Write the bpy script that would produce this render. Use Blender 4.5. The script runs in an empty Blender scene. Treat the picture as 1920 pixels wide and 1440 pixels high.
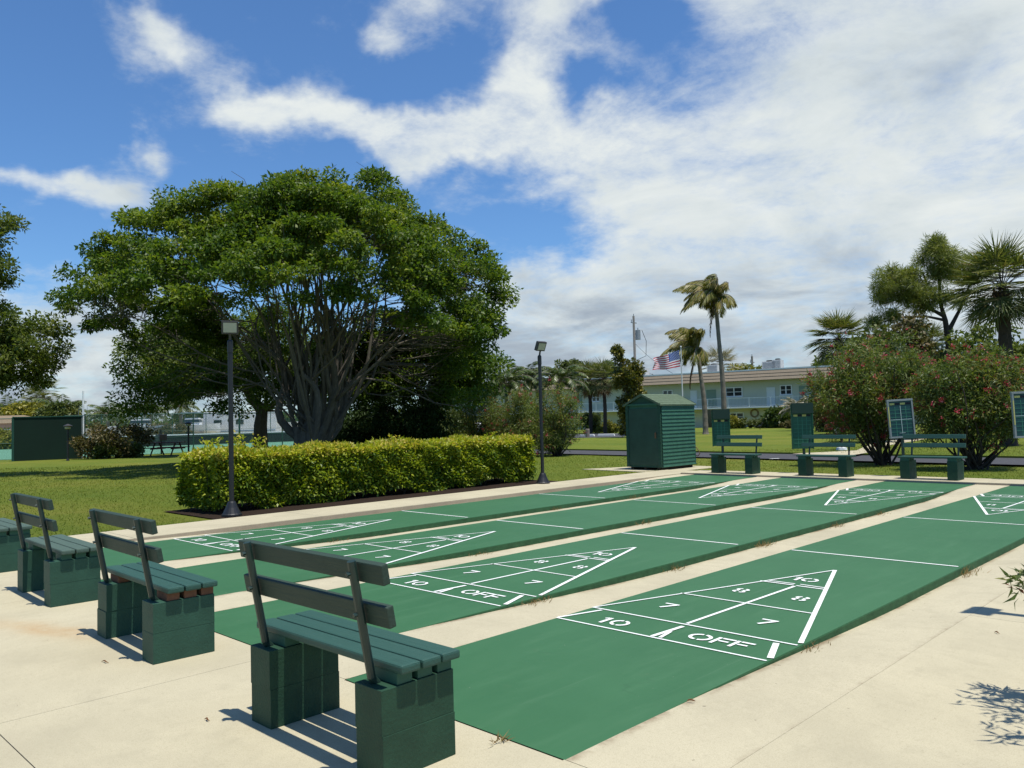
import bpy, bmesh, math, random
import numpy as np
from mathutils import Vector, Matrix

S = bpy.context.scene
R = math.radians
rng = np.random.default_rng(7)
random.seed(7)

# ------------------------------------------------------------------ camera
CAM = np.array([4.40871, -2.93780, 1.61420])
FW = np.array([-0.70075523, 0.71211125, 0.04289144])
RT = np.array([0.71177912, 0.70194933, -0.02525137])
UP = np.array([0.0480894, -0.0128342, 0.99876058])
cam = bpy.data.cameras.new('camera'); cam_o = bpy.data.objects.new('camera', cam)
S.collection.objects.link(cam_o); S.camera = cam_o
M = Matrix.Identity(4)
for i in range(3):
    M[i][0], M[i][1], M[i][2], M[i][3] = RT[i], UP[i], -FW[i], CAM[i]
cam_o.matrix_world = M
cam.sensor_width = 36; cam.lens = 1515.6 / 1920 * 36; cam.clip_start = 0.05; cam.clip_end = 5000

# ------------------------------------------------------------------ light
SUN = Vector((0.235, 0.018, 1.0)).normalized()
sun = bpy.data.lights.new('sun', 'SUN'); sun.energy = 4.95; sun.angle = R(0.53); sun.color = (1.0, 0.95, 0.86)
sun_o = bpy.data.objects.new('sun', sun); S.collection.objects.link(sun_o)
sun_o.rotation_euler = SUN.to_track_quat('Z', 'Y').to_euler()
S.view_settings.view_transform = 'Standard'; S.view_settings.look = 'None'
S.view_settings.exposure = 0.13; S.view_settings.gamma = 1.0
S.cycles.max_bounces = 7; S.cycles.transparent_max_bounces = 8
S.cycles.use_denoising = True


class NT:
    """small node-tree writer"""
    def __init__(s, tree): s.t = tree; s.t.nodes.clear()
    def n(s, typ, **kw):
        nd = s.t.nodes.new(typ)
        for k, v in kw.items():
            if k.startswith('i_'):
                key = k[2:]
                key = int(key) if key.isdigit() else key.replace('_', ' ')
                s.put(nd.inputs[key], v)
            else: setattr(nd, k, v)
        return nd
    def put(s, sock, v):
        if isinstance(v, bpy.types.NodeSocket): s.t.links.new(v, sock)
        else: sock.default_value = v
    def m(s, op, a, b=0.0, c=None, clamp=False):
        nd = s.t.nodes.new('ShaderNodeMath'); nd.operation = op; nd.use_clamp = clamp
        s.put(nd.inputs[0], a); s.put(nd.inputs[1], b)
        if c is not None: s.put(nd.inputs[2], c)
        return nd.outputs[0]
    def mix(s, f, a, b, typ='MIX'):
        nd = s.t.nodes.new('ShaderNodeMix'); nd.data_type = 'RGBA'; nd.blend_type = typ
        s.put(nd.inputs[0], f); s.put(nd.inputs[6], a); s.put(nd.inputs[7], b)
        return nd.outputs[2]
    def ramp(s, f, stops, interp='LINEAR'):
        nd = s.t.nodes.new('ShaderNodeValToRGB'); cr = nd.color_ramp; cr.interpolation = interp
        while len(cr.elements) > 1: cr.elements.remove(cr.elements[-1])
        for i, (p, c) in enumerate(stops):
            e = cr.elements[0] if i == 0 else cr.elements.new(p)
            e.position = p; e.color = (*c, 1) if len(c) == 3 else c
        s.put(nd.inputs[0], f)
        return nd.outputs[0]
    def noise(s, vec, scale, detail=4, rough=.55, dist=0.0):
        nd = s.t.nodes.new('ShaderNodeTexNoise')
        if vec is not None: s.put(nd.inputs['Vector'], vec)
        nd.inputs['Scale'].default_value = scale; nd.inputs['Detail'].default_value = detail
        nd.inputs['Roughness'].default_value = rough; nd.inputs['Distortion'].default_value = dist
        return nd.outputs[0]
    def smooth(s, v, a, b):
        nd = s.t.nodes.new('ShaderNodeMapRange'); nd.interpolation_type = 'SMOOTHSTEP'
        s.put(nd.inputs[0], v); nd.inputs[1].default_value = a; nd.inputs[2].default_value = b
        return nd.outputs[0]


# ------------------------------------------------------------------ sky (azimuth / elevation in degrees; azimuth from the court diagonal)
def build_world():
    w = bpy.data.worlds.new('World'); S.world = w; w.use_nodes = True
    t = NT(w.node_tree)
    sky = t.n('ShaderNodeTexSky', sky_type='NISHITA', sun_disc=False, sun_elevation=math.asin(SUN.z),
              sun_rotation=math.atan2(SUN.x, SUN.y), air_density=1.0, dust_density=0.25, ozone_density=3.0, altitude=0)
    tc = t.n('ShaderNodeTexCoord'); d = tc.outputs['Generated']
    sx = t.n('ShaderNodeSeparateXYZ', i_0=d); X, Y, Z = sx.outputs
    fx, fy = -0.70140, 0.71277          # heading of the diagonal
    f = t.m('ADD', t.m('MULTIPLY', X, fx), t.m('MULTIPLY', Y, fy))
    r = t.m('ADD', t.m('MULTIPLY', X, fy), t.m('MULTIPLY', Y, -fx))
    az = t.m('MULTIPLY', t.m('ARCTAN2', r, f), 180 / math.pi)
    el = t.m('MULTIPLY', t.m('ARCSINE', Z), 180 / math.pi)
    # warp the field a little so that the cloud banks have ragged edges
    wv = t.n('ShaderNodeTexNoise', i_Vector=d, i_Scale=5.0, i_Detail=5.0, i_Roughness=.6)
    wc = t.n('ShaderNodeSeparateColor', i_0=wv.outputs['Color'])
    az2 = t.m('ADD', az, t.m('MULTIPLY', t.m('SUBTRACT', wc.outputs[0], .5), 13.0))
    el2 = t.m('ADD', el, t.m('MULTIPLY', t.m('SUBTRACT', wc.outputs[1], .5), 9.0))
    banks = [  # azimuth, elevation, half widths, weight
        (23, 15.0, 14, 9.5, 1.35), (33, 22, 11, 9, .95), (20, 7, 20, 4.5, 1.15), (29, 9, 13, 5, .9), (13.5, 13.5, 6, 4.5, .6),
        (-12.5, 20.0, 7.0, 1.9, 1.05), (-5, 19.8, 6.0, 2.3, 1.05), (1.5, 22.0, 3.0, 2.4, .75), (5, 26.5, 3.8, 3.2, .7), (-19, 20.6, 3.0, 1.3, .8),
        (-23.6, 23.4, 3.0, 1.3, .95), (-28.0, 25.8, 1.8, .9, .6), (-4.5, 28.3, 5.0, 2.6, .95), (-9.5, 26.2, 2.2, 1.2, .7), (7, 30, 6, 2.5, .6), (18, 29, 9, 4, .7),
        (-30.5, 14.3, 5.0, 1.1, .95), (-25.6, 13.6, 3.2, 1.5, .9), (-25.0, 17.2, 1.3, 1.5, .75),
        (-31, 4.5, 8, 4.6, 1.15), (-20, 3, 11, 4.0, .95), (1, 5.2, 9, 4.4, 1.0), (2.5, 9.0, 3, 1.8, .5),
        (2.2, 12.8, 3.0, 1.7, -.7), (10.6, 26.6, 2.6, 1.5, -.8), (7.0, 22.0, 1.6, 1.8, -.6), (8, 17.5, 6, 4.5, .75), (0.5, 19.5, 4.5, 2.0, .8),
        (75, 20, 22, 9, .7), (-90, 14, 22, 6, .6), (150, 16, 30, 8, .6)]
    tot = None
    for (a, e, ra, re, wt) in banks:
        u = t.m('DIVIDE', t.m('SUBTRACT', az2, float(a)), float(ra)); v = t.m('DIVIDE', t.m('SUBTRACT', el2, float(e)), float(re))
        q = t.m('ADD', t.m('MULTIPLY', u, u), t.m('MULTIPLY', v, v))
        g = t.m('MULTIPLY', t.m('EXPONENT', t.m('MULTIPLY', q, -1.0)), float(wt))
        tot = g if tot is None else t.m('ADD', tot, g)
    zz = t.m('ADD', t.m('MAXIMUM', Z, 0.0), .22)
    pv = t.n('ShaderNodeCombineXYZ', i_0=t.m('DIVIDE', X, zz), i_1=t.m('DIVIDE', Y, zz), i_2=0.3).outputs[0]
    n1 = t.noise(pv, 2.6, 10, .66, .25); n2 = t.noise(pv, 8.0, 8, .68, .2)
    tot = t.m('MINIMUM', tot, 1.12)
    dens = t.m('ADD', tot, t.m('ADD', t.m('MULTIPLY', t.m('SUBTRACT', n1, .5), 1.7), t.m('MULTIPLY', t.m('SUBTRACT', n2, .5), 1.0)))
    mask = t.smooth(dens, .22, 1.32)
    n3 = t.noise(pv, 1.7, 7, .6, .5)
    shade = t.m('ADD', t.m('MULTIPLY', t.m('SUBTRACT', n3, .5), 2.1), t.m('MULTIPLY', t.smooth(el, 17.0, 1.0), .62))
    shade = t.m('ADD', shade, t.m('MULTIPLY', t.m('SUBTRACT', dens, .9), .30))
    cl = t.ramp(shade, [(0.0, (.74, .78, .77)), (.35, (.61, .67, .69)), (.72, (.39, .455, .52)), (1.0, (.30, .36, .44))])
    skyc = t.mix(1.0, t.n('ShaderNodeVectorMath', operation='SCALE', i_0=sky.outputs[0], i_Scale=.108).outputs[0], (.66, .94, 1.20, 1), 'MULTIPLY')
    col = t.mix(mask, skyc, cl)
    bg = t.n('ShaderNodeBackground', i_Color=col, i_Strength=1.0)
    t.n('ShaderNodeOutputWorld', i_Surface=bg.outputs[0])
    w.cycles.sampling_method = 'MANUAL'; w.cycles.sample_map_resolution = 512
build_world()

# ------------------------------------------------------------------ helpers
col = S.collection


def ray(u, v): return FW + RT * (u - 960) / 1515.6 - UP * (v - 720) / 1515.6
def at(u, depth, z=0.0):
    """a ground position along a bearing, at a given distance"""
    fh = np.array([-.70140, .71277]); rh = np.array([.71277, .70140])
    lat = (u - 960) / 1515.6 * depth
    p = CAM[:2] + fh * depth + rh * lat
    return np.array([p[0], p[1], z])
def hz(u): return 785.1 - 0.02528 * (u - 960)
def zat(u, v, depth): return CAM[2] + (hz(u) - v) / 1515.6 * depth
LA = np.array([.71277, .70140, 0.0]); LB = np.array([-.70140, .71277, 0.0])   # across / away axes


def tag(o, label=None, cat=None, group=None, kind=None):
    if label: o['label'] = label
    if cat: o['category'] = cat
    if group: o['group'] = group
    if kind: o['kind'] = kind
    return o
def empty(name, loc, label, cat, group=None, rz=0.0):
    o = bpy.data.objects.new(name, None); col.objects.link(o)
    o.location = tuple(float(c) for c in loc); o.rotation_euler = (0, 0, rz); o.empty_display_size = .2
    return tag(o, label, cat, group)
def copy_thing(o, loc, rz, label):
    c = o.copy(); col.objects.link(c); c.location = loc; c.rotation_euler = (0, 0, rz); c['label'] = label
    for ch in [x for x in bpy.data.objects if x.parent == o]:
        d = ch.copy(); col.objects.link(d); d.parent = c
        for g in [x for x in bpy.data.objects if x.parent == ch]:
            e = g.copy(); col.objects.link(e); e.parent = d
    return c


class MB:
    """collects simple shapes and links them as one mesh object"""
    def __init__(s): s.v = []; s.f = []; s.mi = []
    def add(s, vs, fs, mi=0):
        b = len(s.v); s.v += [tuple(float(c) for c in v) for v in vs]
        s.f += [tuple(b + i for i in f) for f in fs]; s.mi += [mi] * len(fs)
        return s
    def box(s, c, d, mi=0, rot=None, taper=1.0):
        x, y, z = d[0] / 2, d[1] / 2, d[2] / 2
        vs = [Vector((sx * x * (taper if sz > 0 else 1), sy * y * (taper if sz > 0 else 1), sz * z)) for sz in (-1, 1) for sx, sy in ((-1, -1), (1, -1), (1, 1), (-1, 1))]
        if rot is not None: vs = [rot @ v for v in vs]
        vs = [v + Vector([float(q) for q in c]) for v in vs]
        return s.add(vs, [(3, 2, 1, 0), (4, 5, 6, 7), (0, 1, 5, 4), (1, 2, 6, 5), (2, 3, 7, 6), (3, 0, 4, 7)], mi)
    def tube(s, pts, rad, n=8, mi=0, cap=True):
        pts = [np.array(p, float) for p in pts]
        if np.isscalar(rad): rad = [rad] * len(pts)
        up = np.array([0, 0, 1.0]); vs = []; prev = None
        for i, p in enumerate(pts):
            t = pts[min(i + 1, len(pts) - 1)] - pts[max(i - 1, 0)]; t = t / (np.linalg.norm(t) + 1e-9)
            if prev is None:
                a = np.cross(t, up if abs(t[2]) < .9 else np.array([1.0, 0, 0]))
            else: a = prev - t * (prev @ t)
            a = a / (np.linalg.norm(a) + 1e-9); prev = a; b = np.cross(t, a)
            for k in range(n):
                th = 2 * math.pi * k / n; vs.append(p + rad[i] * (math.cos(th) * a + math.sin(th) * b))
        fs = [(i * n + k, i * n + (k + 1) % n, (i + 1) * n + (k + 1) % n, (i + 1) * n + k) for i in range(len(pts) - 1) for k in range(n)]
        if cap: fs += [tuple(range(n))[::-1], tuple((len(pts) - 1) * n + k for k in range(n))]
        return s.add(vs, fs, mi)
    def lathe(s, prof, n=16, c=(0, 0, 0), mi=0):
        return s.tube([(c[0], c[1], c[2] + z) for r, z in prof], [r for r, z in prof], n, mi)
    def quad(s, a, b, c, d, mi=0): return s.add([a, b, c, d], [(0, 1, 2, 3)], mi)
    def prism(s, poly, z0, z1, mi=0):
        n = len(poly)
        vs = [(x, y, z0) for x, y in poly] + [(x, y, z1) for x, y in poly]
        return s.add(vs, [tuple(range(n))[::-1], tuple(range(n, 2 * n))] + [(i, (i + 1) % n, n + (i + 1) % n, n + i) for i in range(n)], mi)
    def build(s, name, mats, parent=None, bevel=0.0, smooth=False, loc=None):
        me = bpy.data.meshes.new(name); me.from_pydata(s.v, [], s.f)
        if not isinstance(mats, (list, tuple)): mats = [mats]
        for m in mats: me.materials.append(m)
        for p, i in zip(me.polygons, s.mi): p.material_index = i
        if bevel or smooth:
            bm = bmesh.new(); bm.from_mesh(me)
            bmesh.ops.recalc_face_normals(bm, faces=bm.faces)
            if bevel: bmesh.ops.bevel(bm, geom=list(bm.edges), offset=bevel, segments=2, affect='EDGES', profile=.6)
            bm.to_mesh(me); bm.free()
        if smooth: me.shade_smooth()
        o = bpy.data.objects.new(name, me); col.objects.link(o)
        if parent is not None: o.parent = parent
        if loc is not None: o.location = loc
        return o


def leaf_mesh(name, P, D, N, L, W, mat, parent=None, tint=None, fold=.18, pos=.45):
    """many separate leaves in one mesh: base P, direction D, normal N, length L, width W"""
    n = len(P); L = np.broadcast_to(np.asarray(L, float), (n,))[:, None]; W = np.broadcast_to(np.asarray(W, float), (n,))[:, None]
    D = D / (np.linalg.norm(D, axis=1, keepdims=True) + 1e-9)
    Sd = np.cross(D, N); Sd /= (np.linalg.norm(Sd, axis=1, keepdims=True) + 1e-9); Nn = np.cross(Sd, D)
    v = np.empty((n, 4, 3), np.float32)
    v[:, 0] = P; v[:, 1] = P + D * L * pos + Sd * W / 2 + Nn * L * fold; v[:, 2] = P + D * L; v[:, 3] = P + D * L * pos - Sd * W / 2 + Nn * L * fold
    me = bpy.data.meshes.new(name)
    me.vertices.add(n * 4); me.vertices.foreach_set('co', v.ravel())
    me.loops.add(n * 4); me.loops.foreach_set('vertex_index', np.arange(n * 4, dtype=np.int32))
    me.polygons.add(n); me.polygons.foreach_set('loop_start', np.arange(0, n * 4, 4, dtype=np.int32))
    me.polygons.foreach_set('loop_total', np.full(n, 4, np.int32))
    at_ = me.attributes.new('tint', 'FLOAT', 'FACE')
    if tint is None: tint = rng.random(n)
    at_.data.foreach_set('value', np.asarray(tint, np.float32))
    me.materials.append(mat); me.update(calc_edges=True); me.validate()
    o = bpy.data.objects.new(name, me); col.objects.link(o)
    if parent is not None: o.parent = parent
    return o


def unit(a): return a / (np.linalg.norm(a, axis=-1, keepdims=True) + 1e-9)


# ------------------------------------------------------------------ materials
MAT = {}
def principled(name, base, rough=.6, spec=.35, metal=0.0, var=None, bump=None, obj=True):
    m = bpy.data.materials.new(name); m.use_nodes = True; t = NT(m.node_tree)
    tc = t.n('ShaderNodeTexCoord'); vec = tc.outputs['Object']
    c = (*base, 1)
    if var:
        amt, sc, det = var
        nz = t.noise(vec, sc, det, .62)
        c = t.mix(nz, (*[x * (1 - amt) for x in base], 1), (*[min(1, x * (1 + amt)) for x in base], 1))
    b = t.n('ShaderNodeBsdfPrincipled', i_Base_Color=c, i_Roughness=rough, i_Metallic=metal)
    b.inputs['Specular IOR Level'].default_value = spec
    if bump:
        st, sc = bump
        bp = t.n('ShaderNodeBump', i_Height=t.noise(vec, sc, 4, .6), i_Strength=st, i_Distance=.01)
        t.put(b.inputs['Normal'], bp.outputs[0])
    t.n('ShaderNodeOutputMaterial', i_Surface=b.outputs[0])
    MAT[name] = m
    return m


def leaf_mat(name, stops, rough=.42, spec=.45, trans=.28):
    m = bpy.data.materials.new(name); m.use_nodes = True; t = NT(m.node_tree)
    a = t.n('ShaderNodeAttribute', attribute_name='tint')
    c = t.ramp(a.outputs['Fac'], stops)
    b = t.n('ShaderNodeBsdfPrincipled', i_Base_Color=c, i_Roughness=rough)
    b.inputs['Specular IOR Level'].default_value = spec
    tr = t.n('ShaderNodeBsdfTranslucent', i_Color=t.mix(1.0, c, (1.25, 1.3, .55, 1), 'MULTIPLY'))
    mx = t.n('ShaderNodeMixShader', i_0=trans); t.put(mx.inputs[1], b.outputs[0]); t.put(mx.inputs[2], tr.outputs[0])
    t.n('ShaderNodeOutputMaterial', i_Surface=mx.outputs[0])
    MAT[name] = m
    return m


def concrete_mat(name, base, stain=True, soil=False):
    m = bpy.data.materials.new(name); m.use_nodes = True; t = NT(m.node_tree)
    g = t.n('ShaderNodeNewGeometry'); P = g.outputs['Position']
    n1 = t.noise(P, .7, 6, .65); n2 = t.noise(P, 5.5, 6, .7); n3 = t.noise(P, 150, 3, .75); n4 = t.noise(P, 45, 4, .7)
    c = t.ramp(n1, [(.30, tuple(x * .80 for x in base)), (.52, base), (.72, tuple(min(1, x * 1.10) for x in base))])
    c = t.mix(t.m('MULTIPLY', t.smooth(n2, .46, .74), .45), c, (*[x * .76 for x in base], 1))
    c = t.mix(t.m('MULTIPLY', t.smooth(n4, .50, .72), .40), c, (base[0] * .66, base[1] * .64, base[2] * .60, 1))
    c = t.mix(t.smooth(n3, .42, .78), c, (base[0] * .70, base[1] * .69, base[2] * .65, 1))
    n7 = t.noise(P, .33, 7, .72); c = t.mix(t.m('MULTIPLY', t.smooth(n7, .54, .66), .30), c, (base[0] * .66, base[1] * .66, base[2] * .66, 1))
    sp = t.noise(P, 26, 1, .5); c = t.mix(t.m('MULTIPLY', t.smooth(sp, .785, .80), .6), c, (.09, .07, .05, 1))
    if soil:    # soil and old clippings caught along the slab edges
        sx_ = t.n('ShaderNodeSeparateXYZ', i_0=P).outputs[0]
        dd = t.m('FLOORED_MODULO', t.m('ADD', sx_, t.m('MULTIPLY', t.m('SUBTRACT', t.noise(P, 11, 5, .75), .5), .10)), 2.4612)
        e = t.m('MAXIMUM', t.smooth(dd, 1.8288 + .075, 1.8288), t.m('MULTIPLY', t.smooth(dd, 2.4612 - .05, 2.4612), .35))
        c = t.mix(t.m('MULTIPLY', e, t.m('MULTIPLY', t.smooth(t.noise(P, 1.6, 5, .7), .40, .62), .8)), c, (.15, .095, .050, 1))
    if stain:   # rust bleeding from the second bench's iron post
        s = t.n('ShaderNodeSeparateXYZ', i_0=P)
        wob = t.m('MULTIPLY', t.m('SUBTRACT', t.noise(P, 3.2, 4, .6), .5), .5)
        a = t.m('DIVIDE', t.m('ADD', t.m('SUBTRACT', s.outputs[0], -3.0), wob), .62)
        b = t.m('DIVIDE', t.m('ADD', t.m('SUBTRACT', t.m('ADD', s.outputs[1], t.m('MULTIPLY', t.m('SUBTRACT', s.outputs[0], -2.5), -.32)), -.75), t.m('MULTIPLY', wob, .6)), .16)
        q = t.m('ADD', t.m('MULTIPLY', a, a), t.m('MULTIPLY', b, b))
        f = t.m('MULTIPLY', t.m('EXPONENT', t.m('MULTIPLY', q, -1.0)), t.m('MULTIPLY', t.noise(P, 9, 5, .7), .85))
        c = t.mix(f, c, (base[0] * .80, base[1] * .48, base[2] * .22, 1))
    b = t.n('ShaderNodeBsdfPrincipled', i_Base_Color=c, i_Roughness=.9)
    b.inputs['Specular IOR Level'].default_value = .2
    h = t.m('ADD', t.m('MULTIPLY', n3, .5), t.m('MULTIPLY', n4, .6))
    t.put(b.inputs['Normal'], t.n('ShaderNodeBump', i_Height=h, i_Strength=.35, i_Distance=.004).outputs[0])
    t.n('ShaderNodeOutputMaterial', i_Surface=b.outputs[0]); MAT[name] = m
    return m


def court_mat(name):
    m = bpy.data.materials.new(name); m.use_nodes = True; t = NT(m.node_tree)
    P = t.n('ShaderNodeNewGeometry').outputs['Position']
    st = t.n('ShaderNodeMapping', i_Vector=P); st.inputs['Scale'].default_value = (3.2, .45, 1)
    n1 = t.noise(P, .8, 5, .6); n2 = t.noise(st.outputs[0], 2.2, 6, .65); n3 = t.noise(P, 190, 2, .6); n4 = t.noise(P, 70, 1, .5)
    c = t.ramp(n1, [(.3, (.029, .110, .043)), (.7, (.038, .130, .053))])
    c = t.mix(t.m('MULTIPLY', t.smooth(n2, .45, .8), .45), c, (.062, .158, .078, 1))
    c = t.mix(t.m('MULTIPLY', t.smooth(n3, .45, .8), .35), c, (.026, .100, .044, 1))
    mp2 = t.n('ShaderNodeMapping', i_Vector=P); mp2.inputs['Scale'].default_value = (16, .35, 1); n5 = t.noise(mp2.outputs[0], 1.0, 5, .7)
    c = t.mix(t.m('MULTIPLY', t.smooth(n5, .60, .72), .22), c, (.11, .19, .12, 1))          # disc tracks along the lanes
    vo = t.n('ShaderNodeTexVoronoi', feature='DISTANCE_TO_EDGE', i_Scale=.42); t.put(vo.inputs['Vector'], t.n('ShaderNodeVectorMath', operation='ADD', i_0=P, i_1=t.n('ShaderNodeVectorMath', operation='SCALE', i_0=t.n('ShaderNodeTexNoise', i_Vector=P, i_Scale=2.5, i_Detail=5.0).outputs['Color'], i_Scale=.5).outputs[0]).outputs[0])
    crk = t.m('MULTIPLY', t.m('LESS_THAN', vo.outputs['Distance'], .0022), t.smooth(n1, .52, .56))
    c = t.mix(t.m('MULTIPLY', crk, .16), c, (.018, .060, .028, 1))
    n6 = t.noise(P, 2.6, 7, .75); c = t.mix(t.m('MULTIPLY', t.smooth(n6, .60, .75), .20), c, (.15, .17, .10, 1))
    c = t.mix(t.smooth(n4, .80, .83), c, (.40, .42, .34, 1))
    b = t.n('ShaderNodeBsdfPrincipled', i_Base_Color=c, i_Roughness=t.m('ADD', .50, t.m('MULTIPLY', n2, .25)))
    b.inputs['Specular IOR Level'].default_value = .30
    t.put(b.inputs['Normal'], t.n('ShaderNodeBump', i_Height=n3, i_Strength=.18, i_Distance=.003).outputs[0])
    t.n('ShaderNodeOutputMaterial', i_Surface=b.outputs[0]); MAT[name] = m


def worn_white():
    m = bpy.data.materials.new('white paint'); m.use_nodes = True; t = NT(m.node_tree)
    P = t.n('ShaderNodeNewGeometry').outputs['Position']; n1 = t.noise(P, 24, 6, .75); n2 = t.noise(P, 160, 3, .7)
    c = t.mix(n1, (.66, .70, .66, 1), (.82, .83, .80, 1))
    c = t.mix(t.m('MULTIPLY', t.smooth(t.m('ADD', t.m('MULTIPLY', n1, .6), t.m('MULTIPLY', n2, .4)), .56, .66), .75), c, (.20, .32, .22, 1))
    b = t.n('ShaderNodeBsdfPrincipled', i_Base_Color=c, i_Roughness=.65)
    t.n('ShaderNodeOutputMaterial', i_Surface=b.outputs[0]); MAT['white paint'] = m


def lawn_mat(name):
    m = bpy.data.materials.new(name); m.use_nodes = True; t = NT(m.node_tree)
    P = t.n('ShaderNodeNewGeometry').outputs['Position']
    n1 = t.noise(P, .16, 5, .6); n2 = t.noise(P, 1.3, 6, .7); n3 = t.noise(P, 30, 4, .75)
    c = t.ramp(n1, [(.34, (.105, .152, .019)), (.52, (.140, .176, .023)), (.68, (.195, .196, .034))])
    c = t.mix(t.m('MULTIPLY', t.smooth(n2, .45, .75), .5), c, (.18, .180, .033, 1))
    c = t.mix(t.m('MULTIPLY', t.smooth(n3, .42, .70), .45), c, (.062, .098, .012, 1))
    b = t.n('ShaderNodeBsdfPrincipled', i_Base_Color=c, i_Roughness=.9)
    b.inputs['Specular IOR Level'].default_value = .12
    t.put(b.inputs['Normal'], t.n('ShaderNodeBump', i_Height=n3, i_Strength=1.0, i_Distance=.05).outputs[0])
    t.n('ShaderNodeOutputMaterial', i_Surface=b.outputs[0]); MAT[name] = m


def wood_paint(name, a, b_, rough=.45, sc=(1.2, 22, 22)):
    """painted boards, grain along x"""
    m = bpy.data.materials.new(name); m.use_nodes = True; t = NT(m.node_tree)
    P = t.n('ShaderNodeTexCoord').outputs['Object']
    mp = t.n('ShaderNodeMapping', i_Vector=P); mp.inputs['Scale'].default_value = sc
    n1 = t.noise(mp.outputs[0], 3.0, 6, .65); n2 = t.noise(P, 7, 5, .7)
    c = t.mix(n1, (*a, 1), (*b_, 1))
    c = t.mix(t.m('MULTIPLY', t.smooth(n2, .55, .8), .35), c, (*[x * .6 for x in a], 1))
    chip = t.m('MULTIPLY', t.smooth(t.noise(mp.outputs[0], 5.0, 5, .75), .66, .70), t.smooth(t.noise(P, 3.1, 3, .6), .50, .60))
    c = t.mix(t.m('MULTIPLY', chip, .75), c, (.115, .10, .075, 1))
    b = t.n('ShaderNodeBsdfPrincipled', i_Base_Color=c, i_Roughness=t.m('ADD', rough, t.m('MULTIPLY', n2, .15)))
    b.inputs['Specular IOR Level'].default_value = .45
    t.put(b.inputs['Normal'], t.n('ShaderNodeBump', i_Height=t.m('SUBTRACT', n1, t.m('MULTIPLY', chip, .5)), i_Strength=.6, i_Distance=.007).outputs[0])
    t.n('ShaderNodeOutputMaterial', i_Surface=b.outputs[0]); MAT[name] = m


concrete_mat('concrete', (.470, .425, .296)); concrete_mat('strip concrete', (.480, .434, .304), False, True)
concrete_mat('kerb concrete', (.40, .335, .245), False)
court_mat('court paint'); lawn_mat('turf')
principled('slab side', (.040, .105, .045), .85, .2, var=(.55, 9, 5), bump=(.6, 40))
worn_white()
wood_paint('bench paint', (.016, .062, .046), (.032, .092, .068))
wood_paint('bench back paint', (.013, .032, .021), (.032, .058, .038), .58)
wood_paint('weathered bench paint', (.044, .084, .064), (.078, .122, .094), .6)
principled('pier paint', (.017, .056, .031), .62, .3, var=(.40, 9, 8), bump=(.4, 70))
principled('pier paint pale', (.024, .074, .048), .6, .3, var=(.35, 8, 8), bump=(.35, 70))
principled('post paint', (.014, .034, .026), .40, .5, var=(.4, 20, 4))
principled('shim brick', (.15, .075, .045), .85, .2, var=(.35, 30, 4))
principled('shim paint', (.030, .095, .062), .6, .3)
principled('black metal', (.012, .013, .014), .45, .5, var=(.3, 12, 3))
principled('lamp housing', (.045, .04, .034), .45, .5)
principled('lamp glass', (.36, .37, .27), .25, .6, var=(.1, 8, 2))
principled('shed siding', (.040, .128, .084), .60, .3, var=(.30, 5, 6), bump=(.35, 30))
principled('shed trim', (.024, .072, .048), .65, .3, var=(.35, 8, 5))
principled('shed door', (.022, .060, .042), .5, .35, var=(.55, 2.2, 7), bump=(.2, 12))
principled('shingle', (.105, .145, .092), .9, .2, var=(.35, 16, 6), bump=(.8, 45))
principled('board green', (.012, .085, .046), .5, .4, var=(.2, 4, 4))
principled('board dark', (.008, .030, .018), .5, .4)
principled('board blue', (.008, .052, .052), .45, .4, var=(.2, 5, 4))
principled('grid line', (.05, .20, .13), .6, .3)
principled('grid pale', (.34, .44, .42), .6, .3)
principled('yellow tape', (.46, .44, .14), .6, .3)
principled('black tape', (.012, .013, .02), .6, .3)
principled('grey frame', (.21, .24, .24), .5, .4, var=(.15, 6, 3))
principled('asphalt', (.060, .061, .068), .9, .25, var=(.22, 3, 8), bump=(.5, 120))
principled('mulch', (.026, .017, .012), .95, .1, var=(.7, 38, 5), bump=(1.0, 45))
principled('bark grey', (.105, .093, .078), .9, .15, var=(.5, 6, 6), bump=(.8, 22))
principled('bark dark', (.055, .044, .034), .95, .15, var=(.5, 8, 6), bump=(.8, 25))
principled('palm bark', (.20, .175, .145), .95, .15, var=(.45, 5, 6), bump=(.9, 18))
principled('boot bark', (.085, .058, .036), .95, .15, var=(.6, 12, 5), bump=(1.0, 20))
principled('wall mint', (.50, .525, .42), .85, .25, var=(.05, 1.2, 5))
principled('wall beige', (.53, .52, .38), .85, .25, var=(.06, 1.1, 5))
principled('white trim', (.74, .75, .74), .55, .35)
principled('roof membrane', (.70, .72, .72), .7, .3)
principled('railing white', (.58, .63, .64), .5, .4)
principled('glass dark', (.018, .024, .028), .08, .6)
principled('door green', (.20, .28, .21), .6, .3)
principled('door white', (.66, .70, .68), .6, .3)
principled('ac metal', (.42, .42, .40), .5, .4, var=(.2, 4, 3))
principled('utility wood', (.25, .22, .19), .9, .2, var=(.3, 8, 5))
principled('transformer grey', (.20, .22, .23), .45, .4)
principled('flag red', (.52, .06, .09), .8, .2)
principled('flag white', (.84, .83, .84), .8, .2)
principled('flag blue', (.045, .10, .32), .8, .2)
principled('pole white', (.70, .70, .68), .45, .4)
principled('shaded wall green', (.005, .022, .014), .75, .25, var=(.35, .8, 5))  # hitting wall green, lowered so the colour itself carries the tree shade
principled('fence green', (.018, .075, .055), .5, .4)
principled('tennis paint', (.10, .24, .155), .8, .25, var=(.1, .5, 5))
principled('net dark', (.02, .03, .03), .9, .1)
principled('table red', (.085, .022, .018), .6, .3, var=(.3, 9, 4))
principled('car navy', (.012, .022, .06), .18, .6)
principled('car white', (.62, .63, .63), .25, .5)
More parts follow.
